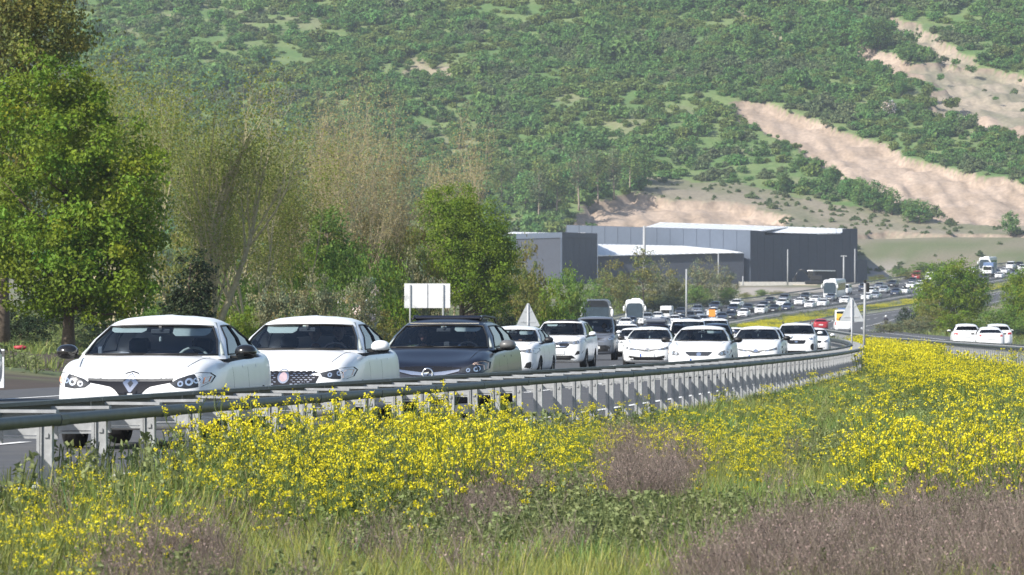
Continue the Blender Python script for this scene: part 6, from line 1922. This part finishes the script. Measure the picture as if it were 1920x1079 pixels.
# ------------------------------------------------------------------ meadow
FLOWER = leafmat('mustard_flower', (.74, .66, .025), .3)
STEM = leafmat('mustard_stem', (.15, .20, .055), .2, rnd=.15)
GRASS = leafmat('meadow_grass', (.175, .24, .062), .3, rnd=.25)
GRASSY = leafmat('yellow_green_grass', (.235, .265, .07), .3, rnd=.2)
WEED = leafmat('grey_green_weed', (.19, .225, .09), .25, rnd=.2)
DRY = leafmat('dry_purple_weed', (.235, .19, .16), .15, rnd=.2)
STRAW = leafmat('dry_straw', (.42, .36, .22), .2, rnd=.15)

def blades(n, h, spread, w, rng, lean=.35, curve=.3, tv=.2):
    """tuft of two-segment blades"""
    az = rng.uniform(0, 6.28, n); r0 = spread*np.sqrt(rng.uniform(0, 1, n))
    bx, by = r0*np.cos(az), r0*np.sin(az)
    a2 = az+rng.normal(size=n)*.8; hh = h*rng.uniform(.55, 1.15, n); ln = lean*rng.uniform(.2, 1.3, n)*hh
    dx, dy = np.cos(a2), np.sin(a2); fx = rng.uniform(0, 6.28, n); wx, wy = np.cos(fx)*w/2, np.sin(fx)*w/2
    P0 = np.stack([bx, by, np.full(n, -.03)], -1); P1 = P0+np.stack([dx*ln*.35, dy*ln*.35, hh*.6], -1); P2 = P0+np.stack([dx*ln*(1+curve), dy*ln*(1+curve), hh], -1)
    Wv = np.stack([wx, wy, np.zeros(n)], -1)
    V = np.stack([P0-Wv, P0+Wv, P1+Wv*.8, P1-Wv*.8, P2+Wv*.12, P2-Wv*.12], 1).reshape(-1, 3)
    b = np.arange(n)[:, None]*6
    Q = np.concatenate([b+np.array([[0, 1, 2, 3]]), b+np.array([[3, 2, 4, 5]])])
    t = rng.uniform(1-tv, 1+tv, n); hs = rng.normal(size=n)*.12
    T = np.repeat(np.clip(np.stack([t*(1+hs), t, t*(1-hs)], -1), .2, 2), 6, 0)
    return V, Q, T
def merge(name, parts, mats):
    V = []; Q = []; T = []; M = []; n = 0
    for (v, q, t), mi in parts:
        V.append(v); Q.append(q+n); T.append(t); M.append(np.full(len(q), mi)); n += len(v)
    return np_mesh(name, np.concatenate(V), np.concatenate(Q), mats, mi=np.concatenate(M), tint=np.concatenate(T))
def seg_arr(P0, P1, r, rng, tv=.15):
    P0 = np.asarray(P0, float); P1 = np.asarray(P1, float); n = len(P0); r = np.broadcast_to(r, (n,))
    t = unit(P1-P0); u = unit(np.cross(t, rng.normal(size=(n, 3)))); w = np.cross(t, u)
    V = np.stack([P0-u*r[:, None], P0+u*r[:, None], P1+u*r[:, None]*.7, P1-u*r[:, None]*.7, P0-w*r[:, None], P0+w*r[:, None], P1+w*r[:, None]*.7, P1-w*r[:, None]*.7], 1).reshape(-1, 3)
    b = np.arange(n)[:, None]*8
    Q = np.concatenate([b+np.array([[0, 1, 2, 3]]), b+np.array([[4, 5, 6, 7]])])
    c = rng.uniform(1-tv, 1+tv, n); return V, Q, np.repeat(np.stack([c, c, c], -1), 8, 0)

def mustard(seed, nbr=7, h=.74):
    rng = np.random.default_rng(seed); P0 = []; P1 = []; rr = []; heads = []
    top = np.array([rng.normal()*.05, rng.normal()*.05, h])
    P0.append([0, 0, 0]); P1.append(top*.5); rr.append(.006); P0.append(top*.5); P1.append(top); rr.append(.004); heads.append(top)
    for k in range(nbr):
        t = rng.uniform(.12, .85); p = top*t; az = rng.uniform(0, 6.28); L = h*rng.uniform(.22, .48)
        q = p+np.array([math.cos(az)*L*.45, math.sin(az)*L*.45, L*.85]); q[2] = min(q[2], h*1.06)
        m = (p+q)/2+np.array([math.cos(az), math.sin(az), -.3])*L*.08
        P0 += [p, m]; P1 += [m, q]; rr += [.0035, .003]; heads.append(q)
        if rng.uniform() < .5:
            q2 = m+np.array([math.cos(az+1.2)*L*.25, math.sin(az+1.2)*L*.25, L*.4]); P0.append(m); P1.append(q2); rr.append(.0025); heads.append(q2)
    st = seg_arr(P0, P1, np.array(rr), rng)
    C = []; Nn = []
    for hp in heads:
        m = rng.integers(8, 13); o = rng.normal(size=(m, 3))*np.array([.014, .014, .011])*rng.uniform(.75, 1.25); C.append(hp+o); Nn.append(unit(o+np.array([0, 0, .006])))
    C = np.concatenate(C); Nn = np.concatenate(Nn)
    V, Q = leaf_quads(C, Nn, np.full(len(C), .0092), rng, .5, .9)
    t = rng.uniform(.82, 1.18, len(C)); T = np.repeat(np.stack([t, t*rng.uniform(.92, 1.05, len(C)), t], -1), 4, 0)
    L = rng.integers(7, 12); zc = rng.uniform(.02, h*.45, L); az = rng.uniform(0, 6.28, L)
    LC = np.stack([np.cos(az)*.05, np.sin(az)*.05, zc], -1); LV, LQ = leaf_quads(LC, np.stack([np.cos(az)*.3, np.sin(az)*.3, np.ones(L)], -1), np.full(L, .045), rng, .4, .45)
    lt = np.repeat(rng.uniform(.7, 1.2, (L, 1))*np.ones((L, 3)), 4, 0)
    return merge('mustard', [(st, 0), ((V, Q, T), 1), ((LV, LQ, lt), 0)], [STEM, FLOWER])
def mustard_far(seed, h=.7):
    """clump of plants for the far field: the heads of a square metre"""
    rng = np.random.default_rng(seed); n = 46
    xy = rng.uniform(-.5, .5, (n, 2)); z = h*rng.uniform(.6, 1.1, n)
    C = np.concatenate([np.stack([xy[:, 0], xy[:, 1], z], -1)+rng.normal(size=(n, 3))*.018 for _ in range(5)])
    V, Q = leaf_quads(C, np.tile([0, 0, .5], (len(C), 1)), np.full(len(C), .021), rng, .8, .9)
    t = rng.uniform(.8, 1.2, len(C)); T = np.repeat(np.stack([t, t, t], -1), 4, 0)
    P1 = np.stack([xy[:, 0], xy[:, 1], z], -1); P0 = P1*np.array([.8, .8, 0])
    st = seg_arr(P0, P1, np.full(n, .007), rng)
    return merge('mustard_far', [(st, 0), ((V, Q, T), 1)], [STEM, FLOWER])
def grass_tuft(seed, m, h, n=16, w=.010, spread=.09, heads=0):
    rng = np.random.default_rng(seed); parts = [(blades(n, h, spread, w, rng), 0)]
    if heads:
        parts.append((blades(heads, h*1.3, spread, .005, rng, .2), 1))
    return merge('grass_tuft', parts, [m, STRAW])
def weed_mesh(seed, m, h=.35, n=40):
    rng = np.random.default_rng(seed); az = rng.uniform(0, 6.28, n); z = h*rng.uniform(.05, 1, n); r = .12*(1.1-z/h)*rng.uniform(.3, 1.3, n)
    C = np.stack([np.cos(az)*r, np.sin(az)*r, z], -1); V, Q = leaf_quads(C, np.stack([np.cos(az)*.6, np.sin(az)*.6, np.full(n, .7)], -1), np.full(n, .018), rng, .6, .5)
    t = rng.uniform(.7, 1.3, (n, 1))*np.ones((n, 3))
    st = seg_arr([[0, 0, 0]]*4, rng.normal(size=(4, 3))*[.05, .05, .02]+[0, 0, h], np.full(4, .004), rng)
    return merge('weed', [((V, Q, np.repeat(t, 4, 0)), 0), (st, 0)], [m])
def dry_mesh(seed, h=.55, n=16):
    rng = np.random.default_rng(seed); P0 = []; P1 = []
    for k in range(n):
        b = np.array([rng.normal()*.07, rng.normal()*.07, 0]); t = b+np.array([rng.normal()*.13, rng.normal()*.13, h*rng.uniform(.6, 1.1)])
        P0.append(b); P1.append(t)
        for j in range(5):
            u = rng.uniform(.35, .95); p = b+(t-b)*u; az = rng.uniform(0, 6.28); L = h*.24*rng.uniform(.5, 1.2)
            P0.append(p); P1.append(p+np.array([math.cos(az)*L*.6, math.sin(az)*L*.6, L]))
    st = seg_arr(P0, P1, np.full(len(P0), .0013), rng, .25)
    C = np.array(P1)[rng.choice(len(P1), 60)]+rng.normal(size=(60, 3))*.012
    V, Q = leaf_quads(C, np.tile([0, 0, .4], (60, 1)), np.full(60, .008), rng, 1., .7); t = rng.uniform(.7, 1.3, (60, 1))*np.array([1.05, .95, 1.])
    return merge('dry_weed', [(st, 0), ((V, Q, np.repeat(t, 4, 0)), 0)], [DRY])

rng = np.random.default_rng(1234)
def field(n, d0, d1, power=1.):
    """points in the meadow between the two guardrails, denser near"""
    u = rng.uniform(0, 1, n)
    d = d0*(d1/d0)**u if power == 1. else np.sqrt(rng.uniform(d0*d0, d1*d1, n))
    x = rng.uniform(-.112, .135, n)*d+rng.uniform(-1, 1.5, n)
    ok = (x > RAIL1(d)+.22) & (x < RAIL2(d)-.3)
    return x[ok], d[ok]
def poly_soft(px, py, poly, j=1.):
    s = np.clip(py-HZ, 10, 400)/100.
    jx = (fbm(px/60., py/22., 71)-.5)*110*j; jy = (fbm(px/60.+9, py/22., 72)-.5)*44*j*np.clip(s, .15, 1)
    return inpoly(px+jx, py+jy, poly)
DENSE1 = [(300, 840), (330, 790), (420, 765), (520, 720), (640, 745), (760, 750), (880, 770), (960, 790), (1010, 830), (900, 850), (820, 880), (640, 905), (450, 900), (330, 900)]
DENSE2 = [(960, 800), (1080, 765), (1240, 740), (1420, 725), (1560, 690), (1640, 690), (1600, 740), (1500, 800), (1480, 850), (1380, 850), (1200, 820), (1080, 830), (980, 850)]
DENSE3 = [(1618, 638), (1700, 645), (1800, 675), (1990, 690), (1990, 745), (1860, 722), (1700, 705), (1630, 690)]
DENSE4 = [(1520, 830), (1600, 800), (1760, 790), (1990, 800), (1990, 850), (1900, 862), (1780, 858), (1640, 872), (1560, 870)]
MED = [(960, 830), (1200, 810), (1500, 700), (1990, 650), (1990, 860), (1400, 880), (1100, 900), (930, 930)]
BR = [[(1140, 830), (1200, 812), (1270, 830), (1300, 880), (1240, 930), (1140, 940)],
      [(1260, 1130), (1320, 1040), (1450, 1000), (1640, 950), (1740, 870), (1990, 830), (1990, 1100)],
      [(130, 1100), (180, 1035), (260, 1005), (360, 1010), (410, 1050), (410, 1100)], [(850, 960), (860, 890), (930, 870), (985, 900), (980, 980), (900, 1000)]]
# mustard ------------------------------------------------------------------------
MU = [mustard(80+i, 7, .74) for i in range(6)]
def zone_h(x, d):
    """plants stand tall along the near rail and shorter out to the right"""
    p = ppx(x, d)+(fbm(x/.8, d/2., 77)-.5)*160
    return (1.0-.36*sstep(880, 1080, p)*(1-sstep(1560, 1640, p)))*(.60+.40*sstep(33, 40, d))
x, d = field(76000, 25, 62, 2.)
z = ground_z(x, d); n = len(x); s = rng.uniform(.62, 1.12, n)*zone_h(x, d)
px = ppx(x, d); py = ppy(z+.72*s, d)
den = np.zeros(n)
den[inpoly(px, py, MED)] = .09; den[inpoly(px, py, [(-60, 820), (240, 860), (420, 960), (260, 1050), (-60, 1079)])] = .22
den[poly_soft(px, py, [(-60, 830), (120, 880), (180, 1050), (-60, 1079)])] = .7
den[poly_soft(px, py, [(300, 700), (1200, 700), (1200, 900), (950, 930), (700, 940), (300, 960)])] = .12
den[poly_soft(px, py, DENSE2)] = .5; den[poly_soft(px, py, DENSE1)] = .80; den[poly_soft(px, py, DENSE4)] = .42; den[poly_soft(px, py, DENSE3)] = .9
den = np.maximum(den, .004)*(.25+1.5*fbm(x/.9, d/1.5, 81))*.072
for p in BR: den[poly_soft(px, py, p)] *= .12
k = rng.uniform(size=len(x)) < den; x, d, z, s = x[k], d[k], z[k], s[k]; n = len(x); print('mustard near', n)
scatter('mustard_flowers', np.stack([x, d, z], -1), np.stack([rng.normal(size=n)*.07, rng.normal(size=n)*.07, rng.uniform(0, 6.28, n)], -1), np.stack([s, s, s], -1), rng.integers(0, 6, n), MU, 'yellow mustard plants in flower along the guardrail')
x, d = field(90000, 60, 200, 2.)
z = ground_z(x, d); n = len(x); s = rng.uniform(.7, 1.1, n)*zone_h(x, d)
px = ppx(x, d); py = ppy(z+.72*s, d); den = np.zeros(n)
den[inpoly(px, py, MED)] = .10
den[poly_soft(px, py, [(300, 700), (1200, 690), (1200, 840), (700, 860), (300, 860)])] = .2
den[poly_soft(px, py, DENSE2, .6)] = .5; den[poly_soft(px, py, DENSE1, .6)] = .7; den[poly_soft(px, py, DENSE4, .6)] = .6; den[poly_soft(px, py, DENSE3, .5)] = .8
den = np.maximum(den, .008)*np.clip(3.2*fbm(x/1.6, d/4., 82)-.75, .1, 2)*.085
for p in BR: den[poly_soft(px, py, p)] *= .2
k = rng.uniform(size=len(x)) < den; x, d, z, s = x[k], d[k], z[k], s[k]; n = len(x); print('mustard mid', n)
MU2 = [mustard(90+i, 9, .72) for i in range(4)]
scatter('mustard_flowers', np.stack([x, d, z], -1), np.stack([np.zeros(n), np.zeros(n), rng.uniform(0, 6.28, n)], -1), np.stack([s*1.25, s*1.25, s], -1), rng.integers(0, 4, n), MU2, 'yellow mustard patches farther out in the meadow')
x, d = field(14000, 150, 420, 2.)
z = ground_z(x, d); px = ppx(x, d); py = ppy(z+.62, d); den = np.full(len(x), .02)
den[inpoly(px, py, MED)] = .08
den[poly_soft(px, py, DENSE3, .4)] = .9; den[(px > 1600) & (d > 200) & (px < 1760)] = .85
den *= (.4+1.*fbm(x/2., d/8., 83))*.5
k = rng.uniform(size=len(x)) < den; x, d, z = x[k], d[k], z[k]
# also the narrow median of the climbing road
dm = rng.uniform(560, 1300, 2600); xm = RAIL1(dm)+rng.uniform(.4, 1, 2600)*(RAIL2(dm)-RAIL1(dm)-.6)
km = rng.uniform(size=2600) < .06+.6*sstep(.5, .62, fbm(xm/5., dm/16., 84)); xm, dm = xm[km], dm[km]
x = np.concatenate([x, xm]); d = np.concatenate([d, dm]); z = ground_z(x, d); n = len(x); print('mustard far', n)
MF = [mustard_far(100+i) for i in range(3)]
s = rng.uniform(.8, 1.15, n); w = np.where(d > 500, 1.5, 1.25)
scatter('mustard_flowers', np.stack([x, d, z], -1), np.stack([np.zeros(n), np.zeros(n), rng.uniform(0, 6.28, n)], -1), np.stack([s*w, s*w, s], -1), rng.integers(0, 3, n), MF, 'distant yellow mustard before the far carriageway')

# grass ----------------------------------------------------------------------------
GR = [grass_tuft(110, GRASS, .22, 18, .007), grass_tuft(111, GRASS, .27, 18, .007, heads=1), grass_tuft(112, GRASSY, .20, 18, .007), grass_tuft(113, GRASSY, .25, 18, .007, heads=2), grass_tuft(114, GRASS, .18, 22, .007), weed_mesh(115, WEED, .20), weed_mesh(116, WEED, .28, 50), weed_mesh(117, WEED, .17, 34)]
def grass_set(n0, d0, d1, wmul, lab):
    x, d = field(n0, d0, d1, 2.); z = ground_z(x, d); px, py = ppx(x, d), ppy(z+.25, d); n = len(x)
    yel = fbm(x/2.2, d/5., 91)+rng.normal(size=n)*.07; wd = fbm(x/1.6, d/4., 92)+rng.normal(size=n)*.09
    yel += .14*inpoly(px, py, [(1250, 870), (1620, 880), (1600, 960), (1320, 990), (1240, 960)]) + .10*(py > 1030)
    wd += .10*inpoly(px, py, [(780, 860), (1240, 900), (1300, 1079), (900, 1079), (760, 960)])
    idx = np.where(wd > .66, rng.integers(5, 8, n), np.where(yel > .53, rng.integers(2, 4, n), rng.choice([0, 1, 4], n)))
    br = np.zeros(n, bool)
    for p in BR: br |= poly_soft(px, py, p)
    keep = ~(br & (rng.uniform(size=n) < .22))
    pass
    x, d, z, idx = x[keep], d[keep], z[keep], idx[keep]; n = len(x); print(lab, n)
    s = rng.uniform(.65, 1.2, n)*np.where((x-RAIL1(d) < 1.6) & (d < 60), 1.3, 1.)
    scatter('meadow_grass', np.stack([x, d, z], -1), np.stack([rng.normal(size=n)*.08, rng.normal(size=n)*.08, rng.uniform(0, 6.28, n)], -1), np.stack([s*wmul, s*wmul, s], -1), idx, GR, lab)
grass_set(54000, 26, 60, 1.0, 'green and olive meadow grass in the foreground')
grass_set(35000, 58, 150, 1.5, 'meadow grass between the mustard patches')
grass_set(20000, 145, 440, 2.4, 'far meadow grass towards the right-hand rail')
# taller growth along the foot of the near rail
u_ = rng.uniform(0, 1, 1500); d = 33+u_*27; x = RAIL1(d)+rng.uniform(-.15, 1.3, 1500)**1.; k = rng.uniform(size=1500) < .25+.75*(fbm(x/.5, d/1.2, 97) > .42); x, d = x[k], d[k]; z = ground_z(x, d); n = len(x); s = rng.uniform(1.0, 2.1, n)
scatter('rail_grass', np.stack([x, d, z], -1), np.stack([rng.normal(size=n)*.1, rng.normal(size=n)*.1, rng.uniform(0, 6.28, n)], -1), np.stack([s*.8, s*.8, s], -1), rng.choice([0, 1, 3, 4, 6], n), GR, 'taller grass round the feet of the near guardrail posts')
# dry weeds --------------------------------------------------------------------------
DW = [dry_mesh(120+i, .36+.04*i) for i in range(4)]
x, d = field(42000, 26, 62, 2.); z = ground_z(x, d); px, py = ppx(x, d), ppy(z+.22, d); den = np.full(len(x), .02)
for p in BR: den[poly_soft(px, py, p, .8)] = .62
k = rng.uniform(size=len(x)) < den*.21*(.1+1.8*fbm(x/.6, d/1.6, 93)); x, d, z = x[k], d[k], z[k]; n = len(x); print('dry', n)
s = rng.uniform(.6, 1.1, n)
scatter('dry_weeds', np.stack([x, d, z], -1), np.stack([rng.normal(size=n)*.1, rng.normal(size=n)*.1, rng.uniform(0, 6.28, n)], -1), np.stack([s, s, s], -1), rng.integers(0, 4, n), DW, 'purple-brown dry weeds in the meadow')
# verge on the left and rough grass round the far roads -----------------------------------
n0 = 26000
d = np.sqrt(rng.uniform(110**2, 520**2, n0)); off = rng.uniform(17.6, 60, n0); x = RAIL1(d)-off
px = ppx(x, d); ok = (px > -150) & (px < 1250); x, d = x[ok], d[ok]
ok = (fbm(x/3., d/8., 95) > .44) & ~((RAIL1(d)-x < 24) & (d < 240) & (rng.uniform(size=len(x)) < .7)); x, d = x[ok], d[ok]; z = ground_z(x, d); n = len(x); print('verge', n)
idx = rng.choice([0, 1, 2, 4, 5, 7], n); s = rng.uniform(.6, 1.5, n)*1.8
scatter('verge_grass', np.stack([x, d, z], -1), np.stack([np.zeros(n), np.zeros(n), rng.uniform(0, 6.28, n)], -1), np.stack([s*2, s*2, s], -1), idx, GR, 'rough grass on the left roadside bank')
n0 = 16000
d = np.sqrt(rng.uniform(420**2, 1250**2, n0)); x = rng.uniform(-.11, .115, n0)*d
o1 = RAIL1(d)-x; o2 = x-RAIL2(d); ok = ((o1 > W1+.6) | (o2 > W2+.4) | ((o1 < -.4) & (o2 < -.6))) & ~((d > 1000) & (o1 > 18) & (ppx(x, d) < 1630))
x, d = x[ok], d[ok]; z = ground_z(x, d); n = len(x); print('far rough', n)
idx = rng.choice([0, 2, 3, 4, 5, 7], n); s = rng.uniform(.8, 1.6, n)*2.
scatter('rough_grass', np.stack([x, d, z], -1), np.stack([np.zeros(n), np.zeros(n), rng.uniform(0, 6.28, n)], -1), np.stack([s*4, s*4, s], -1), idx, GR, 'rough grass beside the distant roads')

# ------------------------------------------------------------------ haze
hz = MB(); hz.box((30, 1120, 110.75), (1700, 2500, 228.5))
hm = bpy.data.materials.new('haze'); hm.use_nodes = True; N = hm.node_tree.nodes; N.clear()
vo = N.new('ShaderNodeVolumePrincipled'); vo.inputs['Density'].default_value = .00011; vo.inputs['Color'].default_value = (.80, .88, 1.0, 1); vo.inputs['Anisotropy'].default_value = .2
mo = N.new('ShaderNodeOutputMaterial'); hm.node_tree.links.new(vo.outputs[0], mo.inputs['Volume'])
tag(hz.build('haze', hm), kind='stuff')
